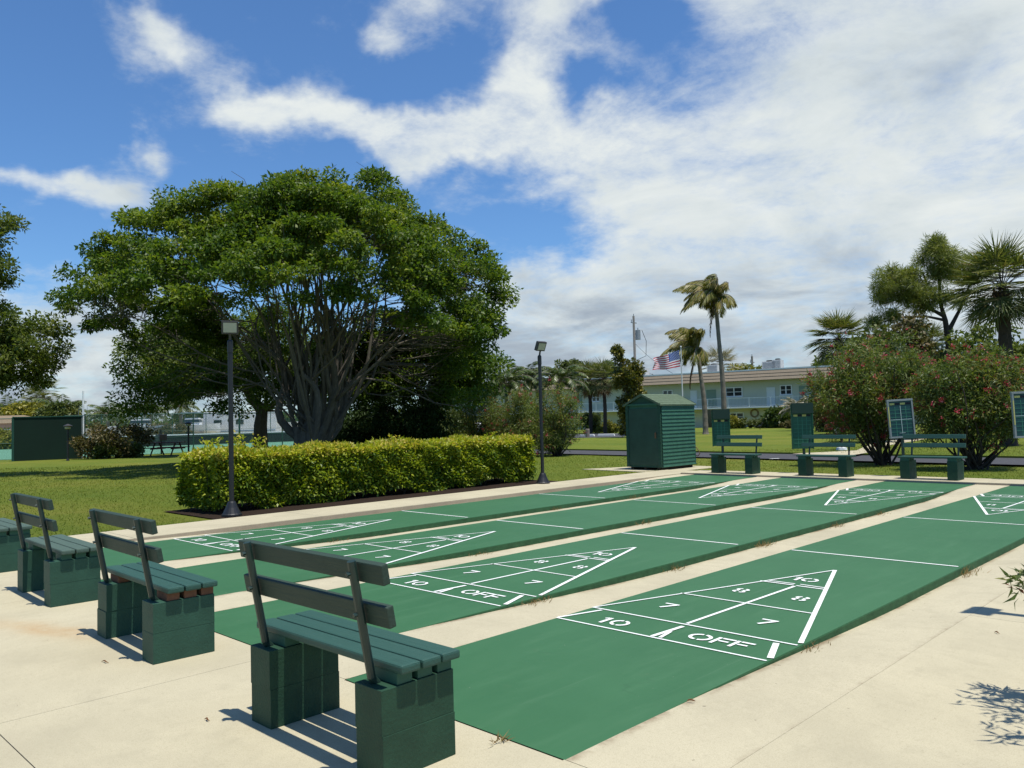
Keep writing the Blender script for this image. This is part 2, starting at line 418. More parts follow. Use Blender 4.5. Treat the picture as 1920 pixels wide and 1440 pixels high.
principled('car red', (.22, .012, .014), .2, .6)
principled('tyre', (.015, .015, .015), .9, .2)
principled('lamp red', (.30, .01, .01), .3, .5)
principled('hull white', (.70, .72, .72), .35, .5)
principled('canvas blue', (.16, .24, .32), .7, .3)
principled('stucco pink', (.46, .27, .22), .9, .2, var=(.08, 2, 4))
principled('roof tile red', (.24, .050, .032), .8, .25, var=(.3, 6, 5))
principled('roof tan', (.22, .17, .11), .9, .2, var=(.3, 6, 5))
principled('rope rust', (.16, .10, .06), .9, .2, var=(.4, 30, 3))
principled('dead leaf', (.16, .075, .032), .85, .2, var=(.4, 40, 3))
principled('skid wood', (.05, .04, .03), .9, .2)

def mansard_mat():
    m = bpy.data.materials.new('shake'); m.use_nodes = True; t = NT(m.node_tree)
    P = t.n('ShaderNodeTexCoord').outputs['Object']
    n1 = t.noise(P, 1.4, 6, .7); mp = t.n('ShaderNodeMapping', i_Vector=P); mp.inputs['Scale'].default_value = (9, 9, .2)
    n2 = t.noise(mp.outputs[0], 1.0, 2, .5)
    c = t.mix(n1, (.175, .140, .098, 1), (.245, .200, .145, 1)); c = t.mix(t.m('MULTIPLY', t.smooth(n2, .5, .75), .35), c, (.12, .10, .07, 1))
    b = t.n('ShaderNodeBsdfPrincipled', i_Base_Color=c, i_Roughness=.9)
    t.n('ShaderNodeOutputMaterial', i_Surface=b.outputs[0]); MAT['shake'] = m
mansard_mat()

def mesh_fence_mat():
    """chain-link fabric: woven wires with open diamonds between them"""
    m = bpy.data.materials.new('chain link'); m.use_nodes = True; t = NT(m.node_tree)
    P = t.n('ShaderNodeTexCoord').outputs['Object']; s = t.n('ShaderNodeSeparateXYZ', i_0=P)
    a = t.m('ADD', s.outputs[0], s.outputs[2]); b = t.m('SUBTRACT', s.outputs[0], s.outputs[2])
    def wire(q): return t.m('LESS_THAN', t.m('ABSOLUTE', t.m('SUBTRACT', t.m('FRACT', t.m('MULTIPLY', q, 13.0)), .5)), .045)
    f = t.m('MAXIMUM', wire(a), wire(b))
    bs = t.n('ShaderNodeBsdfPrincipled', i_Base_Color=(.05, .12, .095, 1), i_Roughness=.6)
    tr = t.n('ShaderNodeBsdfTransparent'); mx = t.n('ShaderNodeMixShader', i_0=f)
    t.put(mx.inputs[1], tr.outputs[0]); t.put(mx.inputs[2], bs.outputs[0])
    t.n('ShaderNodeOutputMaterial', i_Surface=mx.outputs[0]); MAT['chain link'] = m
mesh_fence_mat()

leaf_mat('ficus leaf', [(0, (.034, .082, .012)), (.45, (.088, .150, .017)), (.8, (.195, .250, .028)), (1, (.27, .30, .038))], .5, .32, .40)
leaf_mat('oak leaf', [(0, (.056, .092, .020)), (.6, (.125, .165, .034)), (1, (.21, .225, .058))], .55, .25, .38)
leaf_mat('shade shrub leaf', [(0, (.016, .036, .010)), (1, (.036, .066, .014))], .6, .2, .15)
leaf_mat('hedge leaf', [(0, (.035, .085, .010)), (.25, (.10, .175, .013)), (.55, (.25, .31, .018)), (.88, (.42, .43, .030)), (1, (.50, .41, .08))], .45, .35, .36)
leaf_mat('oleander leaf', [(0, (.052, .084, .020)), (.45, (.110, .155, .034)), (.76, (.19, .22, .052)), (.86, (.24, .20, .06)), (.91, (.20, .075, .035)), (1, (.24, .05, .04))], .5, .35, .38)
leaf_mat('oleander flower', [(0, (.26, .016, .030)), (.7, (.40, .035, .070)), (1, (.55, .22, .24))], .6, .2, .25)
leaf_mat('coconut leaf', [(0, (.090, .115, .020)), (.45, (.180, .185, .036)), (.75, (.31, .26, .065)), (1, (.40, .31, .13))], .45, .4, .34)
leaf_mat('palm leaf', [(0, (.030, .060, .014)), (.6, (.075, .115, .025)), (1, (.150, .170, .045))], .42, .45, .22)
leaf_mat('sabal leaf', [(0, (.050, .078, .024)), (.55, (.120, .150, .044)), (.88, (.21, .22, .080)), (1, (.28, .21, .10))], .45, .4, .28)
leaf_mat('dry frond', [(0, (.11, .055, .03)), (1, (.24, .15, .085))], .8, .15, .15)
leaf_mat('pine needle', [(0, (.085, .115, .026)), (.6, (.19, .22, .044)), (1, (.29, .28, .07))], .55, .3, .36)
leaf_mat('magnolia leaf', [(0, (.045, .070, .015)), (.45, (.125, .130, .022)), (1, (.27, .21, .040))], .35, .5, .2)
leaf_mat('golden leaf', [(0, (.10, .13, .02)), (.6, (.24, .23, .03)), (1, (.40, .33, .05))], .45, .4, .25)
leaf_mat('bush leaf', [(0, (.040, .070, .016)), (.6, (.095, .125, .028)), (1, (.16, .165, .045))], .5, .35, .22)
leaf_mat('brown bush leaf', [(0, (.050, .060, .020)), (.6, (.115, .100, .035)), (1, (.19, .13, .06))], .55, .3, .2)
leaf_mat('silver leaf', [(0, (.10, .11, .07)), (.6, (.25, .23, .16)), (1, (.40, .36, .28))], .5, .35, .2)
leaf_mat('grass blade', [(0, (.085, .140, .014)), (.6, (.165, .205, .026)), (.9, (.25, .235, .045)), (1, (.32, .26, .10))], .6, .2, .35)
leaf_mat('dry grass', [(0, (.16, .105, .045)), (.6, (.32, .21, .095)), (1, (.14, .15, .04))], .7, .2, .2)

# ------------------------------------------------------------------ ground
PITCH = 2.4612; CW = 1.8288; CL = 15.85; FT = .3048

def gutter_z(y):
    """the drainage strips between the courts dip below the slabs"""
    def sm(a, b, x):
        q = min(1, max(0, (x - a) / (b - a))); return q * q * (3 - 2 * q)
    return -.078 * sm(.4, 4.6, y) * (1 - sm(12.7, 15.1, y))

lawn = MB()
lawn.box((0, 0, -.62), (1800, 1800, 1.0))
# the turf is raised by a low berm where the buildings stand
o = MB(); xs = list(np.linspace(-400, 400, 5)); 
o = MB(); o.quad((-900, -900, -.16), (900, -900, -.16), (900, 900, -.16), (-900, 900, -.16))
tag(o.build('terrain', MAT['turf']), kind='structure')

def sheet(name, pts, z, mat, kind='structure'):
    b = MB(); b.add([(x, y, z) for x, y in pts], [tuple(range(len(pts)))])
    return tag(b.build(name, mat), kind=kind)

# lawn left of the path and behind the courts, its lip a little above the concrete
def lawn_piece(name, pts, z=.0):
    b = MB(); b.prism(pts, -.155, z)
    return tag(b.build(name, MAT['turf']), kind='structure')
def lane(x, a, b_): return a + b_ * x
RN = lambda x: 21.62 - .108 * x       # near edge of the road
RF = lambda x: 26.85 - .074 * x       # far edge of the road
lawn_piece('lawn', [(-500, -300), (-9.0, -300), (-9.0, 16.98), (60, 16.98), (60, RN(60)), (-70, RN(-70)), (-500, RN(-500))], -.004)
lawn_piece('lawn', [(-500, RF(-500)), (60, RF(60)), (500, RF(60)), (500, 500), (-500, 500)], .0)
road = MB(); road.prism([(60, RN(60)), (60, RF(60)), (-120, RF(-120)), (-120, RN(-120))], -.15, -.06)
tag(road.build('road', MAT['asphalt']), kind='structure')

# concrete deck in front of the courts and the apron beside them, cut by saw joints
deck = MB()
def slab_piece(x0, x1, y0, y1, z=0.0, g=.0025):
    deck.prism([(x0 + g, y0 + g), (x1 - g, y0 + g), (x1 - g, y1 - g), (x0 + g, y1 - g)], -.14, z)
ys = [-7.0, -3.4, -.05]
for (x0, x1) in ((-14.2, -10.6), (-10.6, -8.0), (-8.0, -4.4), (-4.4, -.84), (-.84, 2.45), (2.45, 4.6), (4.6, 9)):
    cuts = [-7.0, -3.6, -1.76, -.02] if x0 >= -.9 and x0 < 2 else [-7.0, -3.6, -.02]
    if x0 < -8.9: cuts = [-7.0, -3.6, -1.3] if x0 < -10 else [-7.0, -3.6, -.02]
    for a, b_ in zip(cuts[:-1], cuts[1:]): slab_piece(x0, x1, a, b_)
for a, b_ in ((-.02, 4.05), (4.05, 8.1), (8.1, 12.1), (12.1, 15.9)): slab_piece(2.45, 4.1, a, b_)
tag(deck.build('pavement', MAT['concrete'], bevel=.0015), kind='structure')
sheet('pavement_joint', [(-14.2, -7), (9, -7), (9, -.02), (4.1, -.02), (4.1, 15.9), (2.45, 15.9), (2.45, -.02), (-14.2, -.02)], -.012, MAT['kerb concrete'])

def strip(name, x0, x1, zf=None):
    b = MB(); n = 44
    for i in range(n):
        y0, y1 = -.02 + i * 15.92 / n, -.02 + (i + 1) * 15.92 / n
        z = lambda x, y: gutter_z(y) * (1.0 if zf is None else zf(x))
        b.quad((x0, y0, z(x0, y0)), (x1, y0, z(x1, y0)), (x1, y1, z(x1, y1)), (x0, y1, z(x0, y1)))
    return tag(b.build(name, MAT['strip concrete']), kind='structure')
strip('drainage_strip', CW, 2.452, lambda x: 1.0 if x < 2.0 else 0.0)
for k in range(1, 4): strip('drainage_strip', -k * PITCH + CW, -(k - 1) * PITCH)
strip('drainage_strip', -7.80, -3 * PITCH)

# footpath with a kerb face beside the last court and behind the far ends
path = MB()
for a, b_ in ((-1.3, 1.6), (1.6, 4.7), (4.7, 7.8), (7.8, 10.9), (10.9, 14.0), (14.0, 16.98)):
    path.prism([(-9.0, a + .004), (-7.80, a + .004), (-7.80, b_ - .004), (-9.0, b_ - .004)], -.15, .022)
tag(path.build('footpath', MAT['concrete'], bevel=.006), kind='structure')
b = MB()
for x0 in np.arange(-7.796, 9, 2.46): b.prism([(x0 + .004, 15.90), (x0 + 2.456, 15.90), (x0 + 2.456, 16.98), (x0 + .004, 16.98)], -.15, .045)
tag(b.build('footpath', MAT['concrete'], bevel=.006), kind='structure')
b = MB(); b.box((-7.797, 7.4, -.065), (.016, 15.8, .155)); b.box((0.6, 15.897, -.05), (16.8, .016, .17))
tag(b.build('kerb', MAT['kerb concrete']), kind='structure')
# mulch bed under the clipped hedge
b = MB(); n = 40; 
edge = [(-11.35 + .10 * math.sin(i * 1.7) + .08 * random.random(), 3.42 + i * 9.0 / n) for i in range(n + 1)]
b.add([(x, y, .016) for x, y in edge] + [(-9.03 - .05 * random.random(), y, .016) for x, y in edge], [(i, i + n + 1, i + n + 2, i + 1) for i in range(n)])
tag(b.build('mulch_bed', MAT['mulch']), kind='structure')
sheet('mulch_bed', [(4.1, -.0), (9, -.0), (9, 16.9), (4.1, 16.9)], -.01, MAT['mulch'])
# concrete pads and walks beyond
b = MB(); b.prism([(-11.6, 16.3), (-9.0, 16.1), (-8.4, 16.99), (-8.3, 18.9), (-10.4, 19.1)], -.1, .012); tag(b.build('shed_pad', MAT['concrete']), kind='structure')
drv = [at(1560, 29.1), at(1480, 31.0), at(1600, 32.2), at(1640, 41), at(1725, 47), at(1745, 44), at(1660, 36), at(1625, 30.6), at(1590, 28.8)]
sheet('driveway', [(p[0], p[1]) for p in drv], .012, MAT['concrete'])
b = MB(); p = at(1385, 28.9); q = at(1455, 29.3); b.quad((p[0], p[1], -.054), (p[0] + .1, p[1] - .12, -.054), (q[0] + .1, q[1] - .12, -.054), (q[0], q[1], -.054))
tag(b.build('road_marking', MAT['white paint']), kind='structure')
park = [at(700, 66), at(1165, 62), at(1190, 74), at(700, 92)]
sheet('car_park', [(p[0], p[1]) for p in park], .010, MAT['asphalt'])

# tennis court surface beyond the fence
tc_ = [at(-320, 46), at(150, 46.4), at(590, 59), at(610, 90), at(-330, 84)]
sheet('tennis_court_surface', [(p[0], p[1]) for p in tc_], .012, MAT['tennis paint'])
quay = [at(-400, 86), at(640, 92), at(640, 150), at(-400, 150)]
sheet('boat_yard', [(p[0], p[1]) for p in quay], .008, MAT['concrete'])

# ------------------------------------------------------------------ shuffleboard courts
def seg(b, p, q, w, z):
    p = np.array(p, float); q = np.array(q, float); d = (q - p) / np.linalg.norm(q - p); n = np.array([-d[1], d[0]]) * w / 2
    b.quad((*(p - n), z), (*(q - n), z), (*(q + n), z), (*(p + n), z))
def arc(b, c, rx, ry, a0, a1, w, z, n=10):
    for i in range(n):
        t0, t1 = R(a0 + (a1 - a0) * i / n), R(a0 + (a1 - a0) * (i + 1) / n)
        f = lambda t, k: (c[0] + (rx + k * w / 2) * math.cos(t), c[1] + (ry + k * w / 2) * math.sin(t), z)
        b.quad(f(t0, -1), f(t0, 1), f(t1, 1), f(t1, -1))
def glyph(b, ch, x, y, h, z, w=.028):
    """stencilled characters, centred on x, y (feet become metres outside)"""
    e = .0006
    if ch == '1': seg(b, (x, y - h / 2), (x, y + h / 2), w * 1.15, z); seg(b, (x - .045, y + h / 2 - .035), (x - .016, y + h / 2 - .010), w * .8, z + e)
    elif ch in '0O':
        rx = h * (.40 if ch == '0' else .46)
        arc(b, (x, y), rx, h / 2 - w / 2, -82, 82, w, z); arc(b, (x, y), rx, h / 2 - w / 2, 98, 262, w, z)
    elif ch == 'F':
        seg(b, (x - .05, y - h / 2), (x - .05, y + h / 2), w, z); seg(b, (x - .028, y + h / 2 - w / 2), (x + .075, y + h / 2 - w / 2), w, z); seg(b, (x - .028, y), (x + .05, y), w * .9, z)
    elif ch == '7':
        seg(b, (x - .065, y + h / 2 - w / 2), (x + .07, y + h / 2 - w / 2), w, z); seg(b, (x - .025, y - h / 2), (x + .052, y + h / 2 - w), w * 1.1, z + e)
    elif ch == '8':
        for cy in (y + h * .245, y - h * .245):
            arc(b, (x, cy), h * .30, h * .245 - w * .35, -72, 72, w, z, 8); arc(b, (x, cy), h * .30, h * .245 - w * .35, 108, 252, w, z, 8)

def court_marks():
    """one scoring triangle, apex towards +y, drawn in feet from the near end"""
    ln = MB(); z = .0045; k = [0]
    def L(p, q, w=.021): k[0] += 1; seg(ln, (p[0] * FT, p[1] * FT), (q[0] * FT, q[1] * FT), w, z + .0004 * (k[0] % 5))
    L((0.02, 6.5), (5.98, 6.5)); L((0.02, 8), (5.96, 8)); L((.95, 11), (5.05, 11)); L((1.92, 14), (3.02, 14), .026); L((3.1, 14), (4.06, 14), .026)
    L((2.12, 14.22), (2.96, 14.22), .022); L((3.12, 14.24), (3.94, 14.2), .022)
    L((.06, 8.05), (3.0, 17.0)); L((5.94, 8.2), (3.02, 17.02), .038); L((3, 8.1), (3.1, 13.9), .030)
    L((.03, 6.55), (.43, 7.9), .028); L((5.95, 6.72), (5.52, 7.86), .044); L((3.0, 6.56), (3.08, 7.8), .036); L((3.22, 6.58), (3.11, 7.2), .03)
    tx = []; h = .165
    for ch, x, y in (('1', 1.22, 7.08), ('0', 1.66, 7.08), ('O', 3.93, 7.22), ('F', 4.50, 7.22), ('F', 4.98, 7.22), ('7', 1.55, 9.42), ('7', 4.45, 9.45),
                     ('8', 2.15, 12.38), ('8', 3.98, 12.42), ('1', 2.70, 15.0), ('0', 3.08, 15.0)):
        g = MB(); glyph(g, ch, x * FT, y * FT, h, .0055); tx.append(('letter' if ch in 'OF' else 'numeral', g))
    dl = MB(); seg(dl, (.03, 20 * FT), (CW - .03, 20 * FT), .034, .0045)
    return ln, tx, dl
def court(k, label):
    x0 = -k * PITCH
    t = empty('shuffleboard_court', (x0, 0, 0), label, 'shuffleboard court', 'shuffleboard courts side by side')
    s = MB(); n = 30
    s.box((CW / 2, CL / 2 - .03, -.065), (CW, CL + .02, .13))
    s.build('playing_slab', [MAT['court paint']], t, bevel=.005)
    sd = MB(); sd.box((CW + .0015, CL / 2, -.066), (.006, CL - .6, .112)); sd.build('slab_edge', MAT['slab side'], t)
    for far in (0, 1):
        ln, tx, dl = court_marks()
        if far:
            for bb in [ln, dl] + [g for _, g in tx]: bb.v = [(CW - x, CL - y, z) for x, y, z in bb.v]
        ln.build('scoring_triangle', MAT['white paint'], t); dl.build('dead_line', MAT['white paint'], t)
        for nm, g in tx: g.build(nm, MAT['white paint'], t)
court(0, 'widest-looking green shuffleboard court closest to the bare concrete apron, nobody on it')
court(1, 'green shuffleboard court second from the bare apron, starting between the two nearest benches')
court(2, 'green shuffleboard court one lane away from the court beside the hedge path')
court(3, 'green shuffleboard court along the kerbed path by the clipped hedge')

# ------------------------------------------------------------------ benches
def bench(loc, rz, label, group, mats, shim):
    t = empty('park_bench', loc, label, 'bench', group, rz)
    pm, sm_, bm_ = mats
    for x in (-.49, .49):
        for k in range(2):
            b = MB(); b.box((x + random.uniform(-.003, .003), random.uniform(-.004, .004), .1025 + k * .2052), (.205, .43, .2050))
            b.build('concrete_block', MAT[pm], t, bevel=.003)
    s = MB()
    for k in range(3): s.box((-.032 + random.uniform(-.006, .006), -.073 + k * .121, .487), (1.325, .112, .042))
    s.build('seat', MAT[sm_], t, bevel=.012)
    for x in (-.49, .49):
        for k in range(3):
            b = MB(); b.box((x, -.076 + k * .121, .438), (.185, .088, .054)); b.build('shim', MAT[shim], t, bevel=.003)
    for i, (zc, h) in enumerate(((.935, .096), (.740, .100))):
        a = math.atan2(.12, .66); y = -.155 - (zc - .30) * .182 + .048
        r = Matrix.Rotation(a, 3, 'X')
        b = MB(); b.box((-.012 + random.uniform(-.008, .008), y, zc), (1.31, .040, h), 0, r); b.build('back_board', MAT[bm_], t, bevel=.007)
    for x in (-.50, .468):
        b = MB(); b.tube([(x, -.150, .405), (x, -.155 - .66 * .182 * .2, .44), (x, -.155 - .69 * .182, .985)], [.021, .021, .021], 10)
        p = b.build('back_post', MAT['post paint'], t, smooth=False)
        for zc in (.93, .74):
            y = -.155 - (zc - .30) * .182
            bb = MB(); bb.tube([(x, y - .016, zc), (x, y - .038, zc - .004)], .010, 6); bb.build('bolt', MAT['post paint'], p)
    return t
G1 = 'benches at the near end of the courts'; G2 = 'benches at the far end of the courts'
A = ('pier paint', 'bench paint', 'bench back paint'); B = ('pier paint pale', 'bench paint', 'bench back paint'); Cc = ('pier paint pale', 'weathered bench paint', 'bench back paint')
bench((.80, -.545, 0), R(.5), 'dark green plank bench on block piers nearest the camera, overlapping the closest court', G1, A, 'shim paint')
bench((-1.865, -.475, 0), R(-1.5), 'green plank bench with bare reddish brick shims under its seat', G1, B, 'shim brick')
bench((-4.43, -.39, 0), R(-1.5), 'green plank bench with a faded greyish seat, in front of the lawn', G1, Cc, 'shim paint')
bench((-6.93, -.33, 0), R(-1), 'green bench cut off by the edge of the photo, beyond the faded bench', G1, Cc, 'shim paint')
D2 = ('pier paint', 'bench paint', 'bench paint')
bench((-6.37, 16.28, .045), math.pi, 'dark green bench on the far path, the one beside the storage shed', G2, D2, 'shim paint')
bench((-3.97, 16.28, .045), math.pi + R(1), 'dark green bench on the far path, middle one in front of the taller plain scoreboard', G2, D2, 'shim paint')
bench((-1.61, 16.34, .045), math.pi + R(-1), 'dark green bench on the far path, in front of the flowering oleanders', G2, D2, 'shim paint')

# ------------------------------------------------------------------ scoreboards
def score_board(x, y, label, w, z0, z1, framed, lean):
    t = empty('scoreboard', (x, y, 0), label, 'scoreboard', 'scoreboards behind the far benches')
    b = MB(); b.box((0, .05, (z1 + .0) / 2 - .02), (.055, .055, z1 - .04)); b.build('post', MAT['post paint'], t, bevel=.004)
    c = (0, 0, (z0 + z1) / 2); h = z1 - z0; rot = Matrix.Rotation(lean, 3, 'Y') @ Matrix.Rotation(R(42), 3, 'Z')
    def P(px, py, pz): v = rot @ Vector((px, py, pz)); return (v.x + c[0], v.y + c[1], v.z + c[2])
    m0 = 'board blue' if framed else 'board green'
    p = MB(); p.box(c, (w, .035, h), 0, rot); face = p.build('board', MAT[m0], t, bevel=.003)
    g = MB(); hw, hh = w / 2 - .03, h / 2
    top = hh - (.12 if framed else .34)
    for i in range(1, 4): 
        xx = -hw + 2 * hw * i / 4; g.box(P(xx, -.0195, (top - hh) / 2), (.010 if i != 2 else .014, .003, top + hh - .06), 0, rot)
    rows = 8
    for i in range(1, rows):
        zz = -hh + .04 + (top + hh - .06) * i / rows; g.box(P(0, -.0215, zz), (2 * hw, .003, .008), 0, rot)
    g.build('grid_lines', MAT['grid line'], t)
    if framed:
        g = MB(); g.box(P(0, -.0235, -.02), (2 * hw, .003, .012), 0, rot); g.box(P(.0, -.0235, -hh + .1), (w * .25, .003, .010), 0, rot)
        g.box(P(0, -.0265, -.02), (.014, .003, top + hh - .1), 0, rot); g.build('score_line', MAT['grid pale'], t)
    yy = top + .035 if framed else top + .02
    for i in range(4):
        g = MB(); g.box(P(-hw + hw / 4 + i * hw / 2, -.0205, yy), (hw / 2 * .92, .005, .045 if framed else .05), 0, rot)
        g.build('colour_tab', MAT['yellow tape' if i % 2 == 0 else 'black tape'], t)
    if framed:
        f = MB()
        f.box(P(0, -.005, hh), (w + .05, .07, .045), 0, rot); f.box(P(0, -.005, -hh), (w + .05, .07, .04), 0, rot)
        f.box(P(-w / 2, -.005, 0), (.035, .066, h - .04), 0, rot); f.box(P(w / 2, -.005, 0), (.035, .066, h - .04), 0, rot)
        f.build('frame', MAT['grey frame'], t, bevel=.004)
        f = MB(); f.box(P(-w / 2 - .003, -.042, .05), (.022, .005, h * .55), 0, rot); f.build('measuring_strip', MAT['yellow tape'], t)
    else:
        f = MB(); f.box(P(0, -.06, hh - .135), (w + .03, .10, .27), 0, rot); f.build('hood', MAT['board dark'], t, bevel=.004)
        f = MB(); f.box(P(-w / 2 - .012, -.01, -.02), (.022, .06, h - .02), 0, rot); f.box(P(w / 2 + .012, -.01, -.02), (.022, .06, h - .02), 0, rot); f.build('side_trim', MAT['board green'], t)
    return t
score_board(-7.2, 17.05, 'tall dark green scoreboard standing beside the storage shed', .44, .72, 1.73, False, 0)
score_board(-4.87, 17.05, 'tall dark green scoreboard with plain face, in front of the sapling', .50, .66, 1.83, False, 0)
score_board(-2.45, 17.05, 'grey framed scoreboard tilting slightly, in front of the first flowering oleander', .55, .95, 1.82, True, R(-3))
score_board(.10, 17.15, 'grey framed scoreboard cut off by the photo edge, beyond the last oleander', .58, .95, 1.90, True, R(-1.5))

# ------------------------------------------------------------------ flood lamps
def lamp(x, y, head_az, label, tilt=R(28)):
    t = empty('floodlight_pole', (x, y, .02), label, 'floodlight', 'floodlights on black poles')
    b = MB(); b.lathe([(.175, 0), (.175, .03), (.155, .045), (.105, .15), (.075, .23), (.058, .26)], 18); b.build('pole_base', MAT['black metal'], t, smooth=False)
    b = MB(); b.lathe([(.043, .255), (.043, 2.9), (.050, 2.905), (.050, 3.10), (.035, 3.13)], 12); b.build('pole', MAT['black metal'], t)
    b = MB(); b.tube([(0, 0, 3.10), (.02 * math.cos(head_az), .02 * math.sin(head_az), 3.20), (.05 * math.cos(head_az), .05 * math.sin(head_az), 3.26)], .022, 8); b.build('bracket', MAT['lamp housing'], t)
    rot = Matrix.Rotation(head_az, 3, 'Z') @ Matrix.Rotation(tilt, 3, 'Y')
    c = Vector((.05 * math.cos(head_az), .05 * math.sin(head_az), 3.35))
    b = MB(); b.box(c, (.085, .285, .235), 0, rot); b.box(c + rot @ Vector((-.055, 0, 0)), (.03, .20, .17), 0, rot); h = b.build('lamp_housing', MAT['lamp housing'], t, bevel=.008)
    b = MB(); b.box(c + rot @ Vector((.043, 0, 0)), (.008, .225, .172), 0, rot); b.build('lamp_glass', MAT['lamp glass'], h)
    return t
lamp(-9.30, 3.82, R(-26), 'black floodlight pole at the bench end of the hedge, lamp facing the camera', R(10))
lamp(-8.95, 11.62, R(-4), 'black floodlight pole at the shed end of the hedge', R(24))
lamp(3.32, 4.32, R(175), 'black floodlight pole on the bare apron, only its shadow in the photo')

# ------------------------------------------------------------------ storage shed
def shed():
    t = empty('storage_shed', (-8.96, 16.75, 0), 'dark green storage shed with lap siding and shingled gable roof', 'shed')
    w, L, z0, ze = 1.24, 1.80, .10, 1.93
    b = MB(); n = 17
    for i in range(n):     # lapped boards: each course leans out over the one below
        a, c = z0 + (ze - z0) * i / n, z0 + (ze - z0) * (i + 1) / n
        j = random.uniform(-.004, .004)
        for sx in (0, -w):
            o = 1 if sx == 0 else -1
            b.add([(sx + o * .028, .02, a + j), (sx + o * .028, L - .02, a + j), (sx + o * .006, L - .02, c + .004), (sx + o * .006, .02, c + .004),
                   (sx - o * .02, .02, a + j), (sx - o * .02, L - .02, a + j)],
                  [(0, 1, 2, 3) if o > 0 else (3, 2, 1, 0), (0, 4, 5, 1) if o > 0 else (1, 5, 4, 0)])
    b.box((-w / 2, L - .02, (z0 + ze) / 2), (w - .04, .03, ze - z0)); b.box((-w / 2, .03, (z0 + ze) / 2), (w - .02, .03, ze - z0))
    b.build('siding', MAT['shed siding'], t)
    b = MB(); b.box((-w / 2, -.004, .98), (w - .22, .035, 1.66)); door = b.build('door', MAT['shed door'], t, bevel=.004)
    b = MB()
    b.tube([(-.17, -.028, 1.12), (-.17, -.06, 1.10), (-.17, -.06, .98), (-.17, -.028, .96)], .010, 6); b.build('handle', MAT['rope rust'], door)
    b = MB(); b.box((-.19, -.030, 1.02), (.05, .012, .16)); b.build('hasp', MAT['rope rust'], door)
    for x in (-.055, -w + .055):
        b = MB(); b.box((x, -.006, (z0 + ze) / 2), (.10, .05, ze - z0 - .02))
        for i in range(16): b.box((x, -.036, z0 + .08 + i * .111), (.085, .012, .055))
        b.build('corner_trim', MAT['shed trim'], t)
    b = MB(); b.add([(-w - .02, .0, ze), (.02, .0, ze), (-w / 2, .0, 2.19), (-w - .02, .04, ze), (.02, .04, ze), (-w / 2, .04, 2.19)], [(0, 1, 2), (5, 4, 3), (0, 3, 4, 1), (1, 4, 5, 2), (2, 5, 3, 0)])
    b.build('gable', MAT['shed trim'], t)
    b = MB(); b.box((-w / 2, -.035, ze + .0), (w + .03, .035, .05)); b.build('gable_ledge', MAT['shed siding'], t)
    r = MB(); rz_, ov = 2.24, .05
    for sx in (0, 1):
        xe = .05 if sx == 0 else -w - .05; xr = -w / 2; m = 12
        for i in range(m):
            for s in range(5):
                y0, y1 = -.09 + (L + .14) * i / m, -.09 + (L + .14) * (i + 1) / m
                f0, f1 = s / 5, (s + 1) / 5; lift = .012 + .006 * random.random()
                x_a, x_b = xe + (xr - xe) * f0, xe + (xr - xe) * f1; za, zb = ze - .02 + (rz_ - ze + .02) * f0, ze - .02 + (rz_ - ze + .02) * f1
                r.add([(x_a, y0, za + lift), (x_a, y1, za + lift), (x_b, y1, zb + .004), (x_b, y0, zb + .004), (x_a, y0, za - .03), (x_a, y1, za - .03)], [(0, 1, 2, 3), (0, 4, 5, 1)])
        r.add([(xe, -.09, ze - .05), (xe, L + .05, ze - .05), (xr, L + .05, rz_ - .035), (xr, -.09, rz_ - .035)], [(0, 1, 2, 3)])
    for y in (-.092, L + .052):
        r.add([(.05, y, ze - .055), (.05, y, ze + .005), (-w / 2, y, rz_ + .015), (-w / 2, y, rz_ - .05), (-w - .05, y, ze + .005), (-w - .05, y, ze - .055)], [(0, 1, 2, 3), (3, 2, 4, 5)])
    r.build('roof', MAT['shingle'], t)
    for x in (-.15, -w / 2, -w + .15):
        b = MB(); b.box((x, L / 2, .055), (.09, L - .06, .09)); b.build('skid', MAT['skid wood'], t)
    b = MB(); b.box((-w / 2, L / 2, .105), (w + .03, L + .02, .03)); b.build('floor_rim', MAT['shed trim'], t)
    b = MB(); b.tube([(.05, 1.74, .62), (.13, 1.76, .5), (.16, 1.77, .42), (.10, 1.76, .34), (.04, 1.75, .36)], .014, 6); b.build('hook', MAT['rope rust'], t)
shed()

# ------------------------------------------------------------------ foliage generators
def clump_leaves(C, rad, n, size, up=.7, flat=.7, outward=None, jit=.35):
    """n leaves round each clump centre; returns positions, directions, normals, sizes"""
    k = len(C); Q = rng.normal(size=(k, n, 3)); Q = Q / (np.linalg.norm(Q, axis=2, keepdims=True) + 1e-9) * (rng.random((k, n, 1)) ** .45)
    rad = np.broadcast_to(np.asarray(rad, float), (k,))[:, None, None]
    off = Q * rad * np.array([1, 1, flat])
    P = (C[:, None, :] + off).reshape(-1, 3)
    out = unit(off + rng.normal(size=off.shape) * .4 * rad).reshape(-1, 3)
    D = unit(out + rng.normal(size=out.shape) * .5 + np.array([0, 0, -.15]))
    N = unit(rng.normal(size=out.shape) * .75 + out * .5 + np.array([0, 0, up]))
    L = size * (1 + jit * rng.normal(size=len(P))).clip(.45, 1.7)
    return P, D, N, L

def limb_path(a, b, n=7, sag=0.0, wob=.06, bow=None):
    a = np.array(a, float); b = np.array(b, float); L = np.linalg.norm(b - a); pts = []
    w1 = rng.normal(size=3) * wob * L; w2 = rng.normal(size=3) * wob * L * .6
    for i in range(n + 1):
        s = i / n; p = a + (b - a) * s + w1 * math.sin(math.pi * s) + w2 * math.sin(2 * math.pi * s)
        if bow is not None: p = p + np.array(bow) * math.sin(math.pi * s)
        p[2] -= sag * L * math.sin(math.pi * s); pts.append(p)
    return pts

